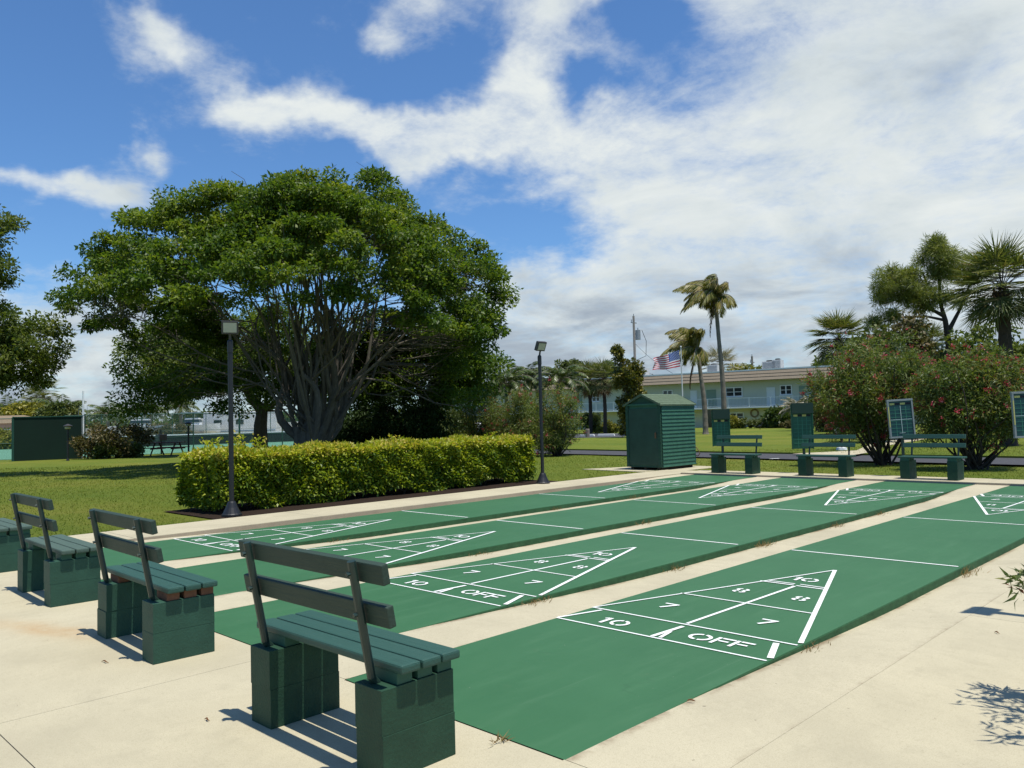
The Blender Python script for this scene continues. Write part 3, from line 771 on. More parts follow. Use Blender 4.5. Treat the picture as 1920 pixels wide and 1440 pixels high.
# ---- the great ficus by the hedge
def ficus():
    base = at(580, 31); t = empty('ficus_tree', base, 'huge spreading ficus tree with pale fanning branches behind the clipped hedge', 'tree')
    C = []; rad = []
    cz = 4.9
    bumps = [(rng.uniform(0, 2 * math.pi), rng.uniform(.15, 1.35), rng.uniform(-.16, .15), rng.uniform(.18, .38)) for _ in range(40)] + [(rng.uniform(0, 2 * math.pi), rng.uniform(.05, 1.4), rng.uniform(-.13, .12), rng.uniform(.08, .15)) for _ in range(110)]
    def Rf(th, ph):
        lat = math.cos(th)
        rx = (9.3 if lat < 0 else 7.5); ry = 6.6 if math.sin(th) < 0 else 7.2
        rh = 1 / math.sqrt((math.cos(th) / rx) ** 2 + (math.sin(th) / ry) ** 2)
        rz = 6.5
        r = 1 / math.sqrt((math.cos(ph) / rh) ** 2 + (math.sin(ph) / rz) ** 2)
        for bt, bp, amp, sg in bumps:
            dth = (th - bt + math.pi) % (2 * math.pi) - math.pi
            r *= 1 + amp * math.exp(-((dth * math.cos(ph)) ** 2 + (ph - bp) ** 2) / (2 * sg * sg))
        return r
    N_ = 640
    for i in range(N_):
        th = rng.uniform(0, 2 * math.pi)
        low = .14 if math.sin(th) < .25 else -.30
        if math.cos(th) < -.6: low = .13
        if math.cos(th) > .7: low = -.02
        ph = math.asin(rng.uniform(math.sin(low), .995)); r = Rf(th, ph) * (1 - abs(rng.normal()) * .09)
        h = r * math.cos(ph)
        p = base * 0 + LA * h * math.cos(th) + LB * h * math.sin(th); p[2] = cz + r * math.sin(ph)
        if p[2] < 6.2: p[2] -= 0.25 * rng.random()
        C.append(p); rad.append(rng.uniform(.38, .70))
    for i in range(150):       # the far skirt hangs lower
        th = rng.uniform(.15, math.pi - .15); ph = rng.uniform(-.38, .28); r = Rf(th, max(ph, .02)) * rng.uniform(.82, 1.0); h = r * math.cos(ph)
        p = LA * h * math.cos(th) + LB * h * math.sin(th); p[2] = cz + r * math.sin(ph); C.append(p); rad.append(rng.uniform(.6, .95))
    for i in range(36):        # drooping sprays low on the open side
        th = math.pi + rng.uniform(-.75, .35); r = rng.uniform(4.5, 8.2); p = LA * r * math.cos(th) + LB * r * math.sin(th); p[2] = rng.uniform(4.9, 6.4) + .12 * abs(r - 4); C.append(p); rad.append(rng.uniform(.35, .6))
    C = np.array(C); rad = np.array(rad); K = 320
    P, D, N, L = clump_leaves(C, rad, K, .128, up=.85, flat=.52)
    ct = rng.random(len(C)).repeat(K); tint = (.45 * ct + .55 * rng.random(len(P)) + .1 * (C[:, 2].repeat(K) - 8) / 4).clip(0, 1)
    leaf_mesh('crown', P, D, N, L, L * .52, MAT['ficus leaf'], t, tint)
    # multi-stemmed trunk with fluted buttresses
    b = MB()
    for k in range(13):
        a = 2 * math.pi * k / 13 + rng.uniform(-.15, .15); r0 = rng.uniform(.9, 1.7)
        b.tube([LA * r0 * math.cos(a) + LB * r0 * math.sin(a) + np.array([0, 0, -.05]), LA * .62 * math.cos(a) + LB * .62 * math.sin(a) + np.array([0, 0, .28]), LA * .42 * math.cos(a) + LB * .42 * math.sin(a) + np.array([0, 0, .9]), LA * .5 * math.cos(a) + LB * .5 * math.sin(a) + np.array([0, 0, 1.5])], [.10, .18, .20, .10], 7)
    b.lathe([(.80, -.05), (.72, .4), (.58, .9), (.34, 1.4), (.15, 1.8)], 14)
    tr = b.build('trunk', MAT['bark grey'], t)
    limbs = MB(); mains = []
    nm = 15
    for k in range(nm):
        a = 2 * math.pi * k / nm + rng.uniform(-.2, .2); phi = rng.uniform(.28, 1.2); r = Rf(a, phi) * rng.uniform(.36, .52)
        fork = LA * r * math.cos(phi) * math.cos(a) + LB * r * math.cos(phi) * math.sin(a) + np.array([0, 0, 2.3 + r * math.sin(phi)])
        st = LA * .40 * math.cos(a) + LB * .40 * math.sin(a) + np.array([0, 0, rng.uniform(.35, 1.1)])
        pts = limb_path(st, fork, 8, .0, .07, bow=np.array([0, 0, -.25])); r0 = rng.uniform(.10, .19)
        limbs.tube(pts, [r0 * (1 - .45 * i / 8) for i in range(9)], 8)
        for j in range(6):
            i0 = int(rng.integers(2, 9)); a2 = a + rng.normal() * .42; ph2 = min(1.45, max(.12, phi + rng.normal() * .45)); r2 = Rf(a2, ph2) * rng.uniform(.72, .86)
            end = LA * r2 * math.cos(ph2) * math.cos(a2) + LB * r2 * math.cos(ph2) * math.sin(a2) + np.array([0, 0, cz + r2 * math.sin(ph2) - .3])
            q = limb_path(pts[i0], end, 10, -.02, .06); r1 = r0 * (1 - .45 * i0 / 8) * rng.uniform(.42, .62)
            limbs.tube(q, [r1 * (1 - .7 * i / 10) for i in range(11)], 6, cap=False); mains.append((q, r1))
    allp = np.array([p for pts, r0 in mains for p in pts[3:]]); allr = np.array([r0 * (1 - .72 * i / 10) for pts, r0 in mains for i in range(3, 11)])
    for i, c in enumerate(C):
        d = np.linalg.norm(allp - c, axis=1) + np.maximum(0, allp[:, 2] - c[2] + .5) * .8
        j = int(np.argmin(d + rng.random(len(d)) * .8)); s = allp[j]
        if d[j] > 6: continue
        pts = limb_path(s, c + np.array([0, 0, -.1]), 5, .02, .07)
        r1 = min(allr[j] * .7, .016 + .010 * np.linalg.norm(c - s)); limbs.tube(pts, [r1 * (1 - .75 * q / 5) for q in range(6)], 5, cap=False)
        if rng.random() < .55:
            for _ in range(2):
                e = c + rng.normal(size=3) * .32; limbs.tube(limb_path(pts[2 + _], e, 3, 0, .08), [.016, .012, .009, .006], 4, cap=False)
    limbs.build('limbs', MAT['bark grey'], t)
ficus()

def tree(name, label, base, trunk, blobs, nleaf, size, mat, bark='bark dark', group=None, cl=None, cat='tree', wl=.5, up=.6, stems=None, crad=(.45, .8), flat=.75, tshift=0.0, forks=()):
    """trunk: list of (offset, radius); blobs: list of (offset in across/away/up, radii, clumps)"""
    t = empty(name, base, label, cat, group)
    W = lambda o: LA * o[0] + LB * o[1] + np.array([0, 0, o[2]])
    C = []; rad = []; src = []
    for off, rr, k in blobs:
        q = rng.normal(size=(k, 3)); q = unit(q) * (rng.random((k, 1)) ** .38) * np.array(rr)
        for v in q: C.append(W(np.array(off) + v)); rad.append(rng.uniform(*crad)); src.append(W(off))
    C = np.array(C); C[:, 2] = np.maximum(C[:, 2], .15); rad = np.array(rad)
    P, D, N, L = clump_leaves(C, rad, nleaf, size, up, flat)
    ct = rng.random(len(C)).repeat(nleaf)
    if P[:, 2].min() < .01: P[:, 2] = np.maximum(P[:, 2], .01)
    leaf_mesh('crown' if cat == 'tree' else 'foliage', P, D, N, L, L * wl, MAT[mat], t, (.4 * ct + .6 * rng.random(len(P)) + tshift).clip(0, 1))
    b = MB()
    if trunk:
        pts = [W(o) for o, r in trunk]; b.tube(pts, [r for o, r in trunk], 9)
        for fk in forks:
            fp = [W(o) for o, r in fk]; b.tube(fp, [r for o, r in fk], 7); pts = pts + fp[1:]
        tops = np.array(pts[min(3, len(pts) // 2):])
        for i, c in enumerate(C):
            if i % 2 == 0:
                j = int(np.argmin(np.linalg.norm(tops - c, axis=1) + rng.random(len(tops)) * .3)); s = tops[j]
                b.tube(limb_path(s, c, 5, 0, .07), [max(.012, trunk[-1][1] * .55 * (1 - .16 * q)) * (1 - .14 * q) for q in range(6)], 5, cap=False)
    if stems:
        for k in range(stems):
            a = rng.uniform(0, 6.28); r0 = rng.uniform(.02, .28); c = C[rng.integers(len(C))]
            b.tube(limb_path((r0 * math.cos(a), r0 * math.sin(a), -.02), c, 6, 0, .05, bow=(c * np.array([.18, .18, 0]))), [.034 * (1 - .12 * q) for q in range(7)], 6, cap=False)
    if trunk or stems: b.build('trunk' if cat == 'tree' else 'stem', MAT[bark], t)
    return t, C, rad

# second tree behind the ficus, finer leaves, and the dark trees that fill the crown's other side
p = at(487, 45)
tree('shade_tree', 'olive green tree with a stout dark trunk, standing behind the ficus near the tennis fence', p,
     [((0, 0, -.05), .52), ((0, 0, .4), .40), ((0, 0, 1.6), .36), ((.1, 0, 2.4), .34), ((-.9, .3, 3.6), .2), ((-2.0, .3, 4.3), .12)],
     [((-5.0, 0, 5.25), (2.6, 2.3, 1.75), 66), ((-2.6, -.3, 5.2), (2.8, 2.5, 2.3), 62), ((0, .3, 5.8), (3, 3, 2.3), 56), ((3, .5, 4.6), (2.6, 2.5, 1.9), 44), ((-3.4, -.5, 4.0), (1.8, 1.5, .6), 12)],
     210, .17, 'oak leaf', crad=(.5, .95))
p = at(800, 38)
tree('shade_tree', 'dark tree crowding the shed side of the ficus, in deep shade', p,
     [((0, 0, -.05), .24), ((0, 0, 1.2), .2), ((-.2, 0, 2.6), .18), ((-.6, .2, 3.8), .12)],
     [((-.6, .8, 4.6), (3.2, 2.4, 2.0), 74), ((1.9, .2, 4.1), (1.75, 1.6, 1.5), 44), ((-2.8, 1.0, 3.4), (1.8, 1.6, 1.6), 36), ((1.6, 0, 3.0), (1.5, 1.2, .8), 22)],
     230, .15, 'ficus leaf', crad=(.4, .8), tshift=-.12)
p = at(762, 36)
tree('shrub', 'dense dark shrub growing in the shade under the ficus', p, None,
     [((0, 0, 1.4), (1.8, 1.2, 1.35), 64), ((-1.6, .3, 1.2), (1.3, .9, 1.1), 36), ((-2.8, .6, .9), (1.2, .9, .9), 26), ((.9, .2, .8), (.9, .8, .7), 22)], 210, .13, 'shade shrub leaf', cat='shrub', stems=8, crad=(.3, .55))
# tree whose trunk is out of the frame, reaching in over the lawn
p = at(-95, 29.5)
tree('live_oak', 'leafy tree reaching in over the lawn from the edge of the photo', p,
     [((0, 0, -.05), .3), ((0, 0, 1.5), .25), ((.2, 0, 3.4), .22), ((.6, 0, 5.4), .15), ((.7, .2, 7.4), .1)],
     [((1.9, 0, 4.95), (2.15, 1.9, 1.55), 78), ((.2, 0, 5.6), (2.0, 2, 2.0), 50), ((1.5, .2, 8.5), (.95, 1.0, 1.5), 26), ((1.7, -.2, 7.6), (1.0, .8, .35), 8), ((1.9, 0, 3.6), (1.6, 1.2, .4), 18)],
     190, .125, 'oak leaf', crad=(.32, .62))

# ---- clipped hedge
def hedge():
    x0, x1, y0, y1, H = -11.15, -9.82, 3.75, 12.2, 1.08
    t = empty('hedge', ((x0 + x1) / 2, (y0 + y1) / 2, 0), 'long clipped golden green hedge between the two black floodlight poles', 'hedge')
    cx, cy = (x0 + x1) / 2, (y0 + y1) / 2; P = []; Nn = []
    def face(n, f):
        q = rng.random((n, 2)); pts, nr = f(q[:, 0], q[:, 1]); P.append(pts); Nn.append(np.broadcast_to(nr, pts.shape))
    ly, lx = y1 - y0, x1 - x0
    W_ = lambda a, b_: .06 * np.sin(a * 3.1 + 1.3 * np.sin(b_ * 2.3)) + .04 * np.sin(a * 7.7 + b_ * 5)
    zmin = lambda y: .07 + .10 * np.sin(y * 1.9) + .08 * np.sin(y * 4.7 + 1)
    def F(a, b_): y = y0 + a * ly; z = zmin(y) + b_ * (H - zmin(y)); return np.stack([x1 + .8 * W_(y, z * 2.0) - .05 * (1 - z), y, z], 1), np.array([1.0, 0, .1])
    def Bk(a, b_): y = y0 + a * ly; z = .15 + b_ * (H - .15); return np.stack([x0 + W_(y, z), y, z], 1), np.array([-1.0, 0, .1])
    def T(a, b_): x = x0 + a * lx; y = y0 + b_ * ly; return np.stack([x, y, H + .55 * W_(y, x) + .02], 1), np.array([0, 0, 1.0])
    def E0(a, b_): x = x0 + a * lx; z = .12 + b_ * (H - .12); return np.stack([x, y0 + W_(x, z), z], 1), np.array([0, -1.0, .1])
    def E1(a, b_): x = x0 + a * lx; z = .12 + b_ * (H - .12); return np.stack([x, y1 + W_(x, z), z], 1), np.array([0, 1.0, .1])
    face(24000, F); face(9000, Bk); face(20000, T); face(4200, E0); face(3600, E1)
    P = np.concatenate(P); Nn = np.concatenate(Nn); n = len(P)
    P = P - Nn * (np.abs(rng.normal(size=(n, 1))) * .085 - .02) + rng.normal(size=(n, 3)) * .02
    # a few unclipped sprouts at the bench end
    sp = np.array([(-10.9, 4.2, 1.22), (-10.5, 4.55, 1.28), (-10.2, 4.0, 1.15), (-10.35, 4.9, 1.2), (-10.2, 8.1, 1.14), (-10.1, 11, 1.12)]).repeat(70, 0) + rng.normal(size=(420, 3)) * np.array([.09, .09, .085])
    P = np.concatenate([P, sp]); Nn = np.concatenate([Nn, np.tile([0, 0, 1.0], (420, 1))]); n = len(P)
    D = unit(Nn * .7 + rng.normal(size=(n, 3)) * .7 + np.array([0, 0, .1])); N = unit(Nn * .55 + rng.normal(size=(n, 3)) * .55 + np.array([0, 0, .95]))
    patch = .5 + .5 * np.sin(P[:, 1] * 2.1 + 2 * np.sin(P[:, 2] * 4)) * np.sin(P[:, 2] * 5 + P[:, 1])
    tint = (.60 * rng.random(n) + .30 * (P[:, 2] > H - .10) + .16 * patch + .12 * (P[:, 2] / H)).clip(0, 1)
    P = P - np.array([cx, cy, 0])
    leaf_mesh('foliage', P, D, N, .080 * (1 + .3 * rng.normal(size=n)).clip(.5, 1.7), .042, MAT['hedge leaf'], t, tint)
    b = MB()
    for k in range(46):
        x, y = rng.uniform(x0 + .25, x1 - .22), y0 + .15 + (ly - .3) * k / 45
        for _ in range(2): b.tube(limb_path((x - cx, y - cy, 0), (x - cx + rng.uniform(-.15, .25), y - cy + rng.uniform(-.2, .2), rng.uniform(.7, .95)), 4, 0, .05), [.016, .014, .011, .009, .006], 5, cap=False)
    b.build('stem', MAT['bark dark'], t)
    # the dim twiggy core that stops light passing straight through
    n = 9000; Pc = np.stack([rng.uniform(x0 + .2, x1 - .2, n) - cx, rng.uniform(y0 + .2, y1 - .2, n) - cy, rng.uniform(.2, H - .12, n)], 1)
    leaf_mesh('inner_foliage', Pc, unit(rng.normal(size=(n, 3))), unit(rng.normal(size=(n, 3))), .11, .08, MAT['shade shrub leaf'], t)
hedge()

# ---- oleanders
def oleander(label, base, blobs, nleaf=165, size=.125, flowers=260, stems=22, name='oleander_bush', crad=(.24, .46)):
    t, C, rad = tree(name, label, base, None, blobs, nleaf, size, 'oleander leaf', cat='bush', group='flowering oleander bushes', wl=.20, up=.35, stems=stems, crad=crad, flat=1.0)
    i = rng.integers(len(C), size=flowers); out = unit(C[i] - C.mean(0)) + np.array([0, 0, .35])
    fc = C[i] + unit(out) * rad[i][:, None] * .95; k = 9
    P = (fc[:, None, :] + rng.normal(size=(flowers, k, 3)) * .035).reshape(-1, 3); n = len(P)
    leaf_mesh('blossoms', P, unit(rng.normal(size=(n, 3))), unit(rng.normal(size=(n, 3)) + np.array([0, 0, .6])), .048, .040, MAT['oleander flower'], t)
    return t
oleander('big red flowering oleander behind the grey framed tilted scoreboard', np.array([-4.55, 21.31, 0]) + LA * .1,
         [((.05, 0, 2.5), (1.55, 1.3, 1.0), 74), ((-.7, 0, 1.9), (1.1, .9, .85), 44), ((.8, .1, 1.9), (.95, .9, .8), 40), ((-.45, .2, 1.15), (1.1, .8, .45), 24), ((0, 0, 2.35), (2.0, 1.5, 1.45), 26), ((.6, .2, 2.8), (1.1, 1, .5), 12), ((-1.35, 0, 2.1), (.6, .6, .7), 12)], flowers=330)
oleander('red flowering oleander with many thin bare stems, nearest the photo edge', np.array([-1.82, 20.45, 0]),
         [((-.05, 0, 2.05), (1.25, 1.1, .85), 66), ((.45, 0, 2.55), (.7, .7, .45), 22), ((-.6, .1, 1.4), (.8, .8, .6), 28), ((.5, 0, 1.3), (.75, .8, .55), 26), ((0, 0, 2.1), (1.55, 1.3, 1.2), 22), ((-.9, 0, 2.3), (.6, .6, .5), 12)], flowers=240, stems=30)
oleander('oleander bush with few blossoms, behind the shed end floodlight pole', at(1040, 34.2),
         [((0, 0, 1.55), (1.2, 1.1, 1.25), 70), ((-.5, 0, .8), (.9, .8, .6), 26)], flowers=80)
oleander('pink tinged oleander between the two hedge side oleanders', at(965, 36.5),
         [((0, 0, 1.7), (1.3, 1.2, 1.2), 78), ((0, 0, .9), (1.1, 1, .6), 26)], flowers=130)
oleander('oleander bush beside the pale parked car behind the hedge', at(900, 39),
         [((0, 0, 1.5), (1.1, 1.1, 1.15), 62), ((.2, 0, .8), (1.1, 1, .6), 20)], flowers=100)
# the shrub at the edge of the apron: mostly outside the photo, its sprigs and shadow reach in
def off_(p): d = np.array(p) - np.array([3.95, 2.1, 0]); return (float(d @ LA), float(d @ LB), float(d[2]))
tree('oleander_bush', 'oleander sprigs with red buds reaching over the bare concrete apron', (3.95, 2.1, 0), None,
     [(off_((3.66, 2.12, 1.75)), (.24, .36, .30), 16), (off_((3.80, 1.75, 1.5)), (.25, .3, .3), 10), (off_((4.0, 2.3, 1.2)), (.3, .4, .4), 14), (off_(CAM + ray(1928, 1098) * 4.5), (.02, .02, .03), 4)],
     24, .085, 'oleander leaf', cat='bush', group='flowering oleander bushes', wl=.19, up=.3, stems=16, crad=(.06, .12), flat=1.0)

# ------------------------------------------------------------------ palms
def feather_frond(b, o, az, L, el0, droop, nl=46, ll=.75, wind=None, lw=.05, hang=.6, twist=0.0):
    """one feather frond: a drooping midrib with two rows of leaflets; appends to arrays in b"""
    az = float(az); n = 12; pts = []; p = np.array(o, float); d0 = np.array([math.cos(az), math.sin(az), 0.0]); el = el0
    for i in range(n + 1):
        pts.append(p.copy()); s = i / n
        d = d0 * math.cos(el) + np.array([0, 0, math.sin(el)])
        if wind is not None: d = unit(d + wind * (s ** .8))
        p = p + d * L / n; el -= droop / n * (0.5 + s)
    pts = np.array(pts); s = np.linspace(.14, .99, nl); q = s * n; i0 = np.minimum(q.astype(int), n - 1); fr = (q - i0)[:, None]
    base = pts[i0] * (1 - fr) + pts[i0 + 1] * fr; tang = unit(pts[i0 + 1] - pts[i0])
    side = unit(np.cross(tang, np.array([0, 0, 1.0]))); prof = (np.sin(np.pi * (s * .86 + .12)) ** .7)[:, None]
    for sg in (-1, 1):
        D = unit(side * sg * (1 - hang * .6) + tang * .55 + np.array([0, 0, -hang]) + rng.normal(size=base.shape) * .10 + (wind * .55 if wind is not None else 0))
        N = unit(np.cross(D, tang) * sg * -1 + rng.normal(size=base.shape) * .15)
        b['P'].append(base); b['D'].append(D); b['N'].append(N); b['L'].append((ll * prof[:, 0]) * (1 + .1 * rng.normal(size=nl)).clip(.6, 1.3)); b['W'].append(np.full(nl, lw))
    b['rib'].append(pts)
def fan_leaf(b, o, az, pet, el0, droop, size, nb=30, lw=.06):
    d0 = np.array([math.cos(az), math.sin(az), 0.0]); el = el0; p = np.array(o, float); pts = [p.copy()]
    for i in range(5):
        d = d0 * math.cos(el) + np.array([0, 0, math.sin(el)]); p = p + d * pet / 5; el -= droop / 5; pts.append(p.copy())
    d = d0 * math.cos(el) + np.array([0, 0, math.sin(el)]); side = unit(np.cross(d, np.array([0, 0, 1.0]))); nrm = np.cross(side, d)
    a = np.linspace(-1.9, 1.9, nb) + rng.normal(size=nb) * .05
    D = np.cos(a)[:, None] * d + np.sin(a)[:, None] * side + np.array([0, 0, -.24]) * (rng.random((nb, 1)) * .6 + .5) + nrm * .1
    b['P'].append(np.tile(p, (nb, 1))); b['D'].append(unit(D)); b['N'].append(unit(np.tile(nrm, (nb, 1)) + rng.normal(size=(nb, 3)) * .25)); b['L'].append(size * (.72 + .28 * np.cos(a * .75)) * (1 + .08 * rng.normal(size=nb))); b['W'].append(np.full(nb, lw)); b['rib'].append(np.array(pts))
def newb(): return dict(P=[], D=[], N=[], L=[], W=[], rib=[])
def finish(b, t, mat, ribmat, name='crown', ribr=.02, tint=None):
    P, D, N, L, W = (np.concatenate(b[k]) for k in 'PDNLW')
    leaf_mesh(name, P, D, N, L, W, MAT[mat], t, tint, fold=.02, pos=.35)
    m = MB()
    for r in b['rib']: m.tube(r, [ribr * (1 - .8 * i / len(r)) for i in range(len(r))], 4, cap=False)
    m.build('frond_ribs', MAT[ribmat], t)
WIND = -LA * .75 + LB * .1

def palm_trunk(t, pts, r0, r1, mat='palm bark', n=26):
    """ringed trunk along a smooth path"""
    P = np.array(pts, float); s = np.linspace(0, len(P) - 1, n); q = []
    for v in s:
        i = min(int(v), len(P) - 2); f = v - i
        a = P[max(i - 1, 0)]; b_ = P[i]; c = P[i + 1]; d = P[min(i + 2, len(P) - 1)]
        q.append(.5 * ((2 * b_) + (c - a) * f + (2 * a - 5 * b_ + 4 * c - d) * f * f + (3 * b_ - a - 3 * c + d) * f ** 3))
    rr = [(r0 + (r1 - r0) * min(1, i / n * 1.6)) * (1.05 if i % 2 else .97) for i in range(n)]; rr[0] = r0 * 1.25
    m = MB(); m.tube(q, rr, 10); m.build('trunk', MAT[mat], t)
    return q[-1]

def coconut(label, base, top, scale, seed_n, dead, group='wind blown coconut palms'):
    t = empty('coconut_palm', base, label, 'palm tree', group); rel = np.array(top) - base
    tip = palm_trunk(t, [(0, 0, -.05), rel * .35 + LA * .12, rel * .7 + LA * .05, rel], .17 * scale, .115 * scale)
    b = newb()
    for k in range(seed_n):
        az = rng.uniform(0, 2 * math.pi); lat = math.cos(az) * LA[0] + math.sin(az) * LA[1]
        e = rng.uniform(.75, 1.5) if lat > -.2 else rng.uniform(.1, 1.45)
        if k % 6 == 0: e, wnd = rng.uniform(-.2, .5), .15      # a few hang down the lee side
        else: wnd = 1.75 if lat > -.1 else .8
        feather_frond(b, tip, az, (1.9 + .8 * rng.random()) * scale * (.7 if k % 6 == 0 or lat > .4 else 1), e, 1.7 + .9 * rng.random(), 60, .70 * scale, WIND * wnd, .052 * scale, .80)
    finish(b, t, 'coconut leaf', 'palm bark', 'crown', .028 * scale)
    if dead:
        b = newb()
        for k in range(dead): feather_frond(b, tip + np.array([0, 0, -.25]), math.atan2(-LA[1], -LA[0]) + rng.uniform(-.9, .9), 2.3 * scale, -1.15, .5, 30, .32 * scale, None, .045, .9)
        finish(b, t, 'dry frond', 'boot bark', 'dead_fronds', .03 * scale)
    m = MB()
    for k in range(14):
        a = rng.uniform(0, 6.28); m.tube([tip + np.array([0, 0, -.5 * scale]) + np.array([math.cos(a), math.sin(a), 0]) * .12, tip + np.array([math.cos(a) * .24, math.sin(a) * .24, -.1])], [.05, .02], 5)
    m.build('leaf_sheath', MAT['boot bark'], t)
d = 68; coconut('taller wind blown coconut palm with a crown of yellowing fronds', at(1356, d), at(1347, d, zat(1347, 556, d)) , 1.45, 44, 1)
d = 64; coconut('shorter wind blown coconut palm with brown dead fronds hanging down', at(1320, d), at(1310, d, zat(1310, 652, d)), 1.35, 30, 4)

def sabal(label, base, h, R_, n=34, mat='sabal leaf', tr=.17, group='cabbage palms', boots=True, bark='bark dark', dead=0):
    t = empty('cabbage_palm', base, label, 'palm tree', group)
    tip = palm_trunk(t, [(0, 0, -.05), (.04, .03, h * .4), (.0, .05, h * .75), (0, 0, h)], tr * 1.1, tr, bark)
    b = newb()
    for k in range(n):
        az = k * 2.39996 + rng.uniform(-.2, .2); e = 1.5 - 2.25 * k / n + rng.uniform(-.18, .18)
        fan_leaf(b, tip + np.array([0, 0, .1]), az, R_ * rng.uniform(.44, .66), e, .40, R_ * .56, 30, R_ * .024)
    finish(b, t, mat, 'bark dark', 'crown', .018)
    if dead:
        b = newb()
        for k in range(dead): fan_leaf(b, tip + np.array([0, 0, -.15]), k * 2.4, R_ * .4, -.9, .5, R_ * .5, 14, R_ * .035)
        finish(b, t, 'dry frond', 'boot bark', 'dead_fronds', .02)
    if boots:
        m = MB()
        for k in range(34):
            a = k * 2.4; z = h - .9 + .9 * k / 34; m.tube([tip * 0 + np.array([math.cos(a) * tr * .7, math.sin(a) * tr * .7, z - .1]), np.array([math.cos(a) * tr * 1.55, math.sin(a) * tr * 1.55, z + .16])], [.06, .025], 5)
        m.build('leaf_boots', MAT['boot bark'], t)
    return t
d = 33; sabal('large cabbage palm with a stout trunk, closest to the photo edge', at(1888, d), zat(1884, 545, d), 2.15, 62, tr=.24)
d = 55; sabal('cabbage palm rising in front of the apartment roof', at(1577, d), zat(1570, 640, d), 2.2, 60, tr=.17)
d = 50; sabal('small cabbage palm behind the biggest oleander, beside the pine', at(1748, d), zat(1745, 655, d), 1.7, 46, tr=.2)
d = 76; sabal('cabbage palm beside the yellow leaved magnolia, its trunk crossing the balcony', at(1132, d), zat(1130, 712, d), 2.0, 44, dead=8)
d = 78; sabal('cabbage palm with brown skirt, nearer the oleanders than its twin', at(1105, d), zat(1103, 715, d), 2.0, 44, dead=8)
d = 101; sabal('drooping yellowish palm showing above the apartment roof', at(1352, d), zat(1352, 690, d), 2.9, 34, mat='silver leaf', dead=6)
d = 140; sabal('tall distant palm, the taller of a close pair beyond the hitting wall', at(80, d), zat(80, 738, d), 3.4, 26, tr=.26, boots=False, group='distant palms beyond the tennis courts')
d = 138; sabal('distant palm, the shorter of a close pair beyond the hitting wall', at(67, d), zat(67, 752, d), 3.0, 24, tr=.26, boots=False, group='distant palms beyond the tennis courts')

def small_palm(label, base, h, L, n=16, mat='palm leaf', tr=.14, group='distant palms beyond the tennis courts', name='palm_tree', droop=1.5, nl=30, ll=.5, wind=None, hang=.5):
    t = empty(name, base, label, 'palm tree', group)
    tip = palm_trunk(t, [(0, 0, -.05), (.05, 0, h * .5), (0, 0, h)], tr * 1.15, tr, 'palm bark', 14)
    b = newb()
    for k in range(n): feather_frond(b, tip, k * 2.4 + rng.uniform(-.2, .2), L * rng.uniform(.85, 1.1), 1.25 - 1.35 * k / n, droop, nl, ll, wind, L * .03, hang)
    finish(b, t, mat, 'palm bark', 'crown', L * .012)
    return t
for (u, d, v, L, lab) in ((13, 120, 772, 3.6, 'distant palm beyond the pink building'), (201, 105, 778, 3.0, 'short bushy distant palm above the chain link fence, beside the brown shrub'),
                          (280, 105, 775, 3.3, 'distant palm behind the picnic table, with a bare pale trunk'), (338, 110, 764, 3.0, 'distant palm partly hidden by the ficus foliage')):
    small_palm(lab, at(u, d), zat(u, v, d), L, 18, tr=.22, ll=1.1, wind=WIND * .5)
for (u, d, v, L, lab) in ((948, 56, 722, 2.4, 'bright arching palm closest to the ficus, above the oleanders'), (985, 60, 712, 2.5, 'dense arching palm behind the shed end floodlight pole'), (1050, 58, 716, 2.6, 'arching palm between the floodlight pole and the cabbage palms')):
    small_palm(lab, at(u, d), zat(u, v, d), L, 22, tr=.13, group='arching palms above the oleanders', name='arching_palm', droop=2.0, nl=44, ll=.62, hang=.45)
small_palm('low golden feather palm planted before the chain link fence', at(216, 45), .35, 1.25, 18, 'golden leaf', .08, 'plants along the tennis fence', 'feather_palm', 1.1, 34, .35)
small_palm('pale windblown palm clump near the hidden hitting wall top', at(112, 118), zat(112, 776, 118), 4.6, 22, 'palm leaf', .25, ll=1.5, droop=1.7)
small_palm('low spiky palm shrub with pale grey fronds before the apartments', at(1490, 68), 1.9, 1.6, 26, 'silver leaf', .12, 'planting before the apartments', 'feather_palm', 1.5, 34, .4)
small_palm('small feather palm beside the pale spiky palm shrub', at(1528, 66), 1.7, 1.4, 20, 'silver leaf', .1, 'planting before the apartments', 'feather_palm', 1.4, 30, .36)

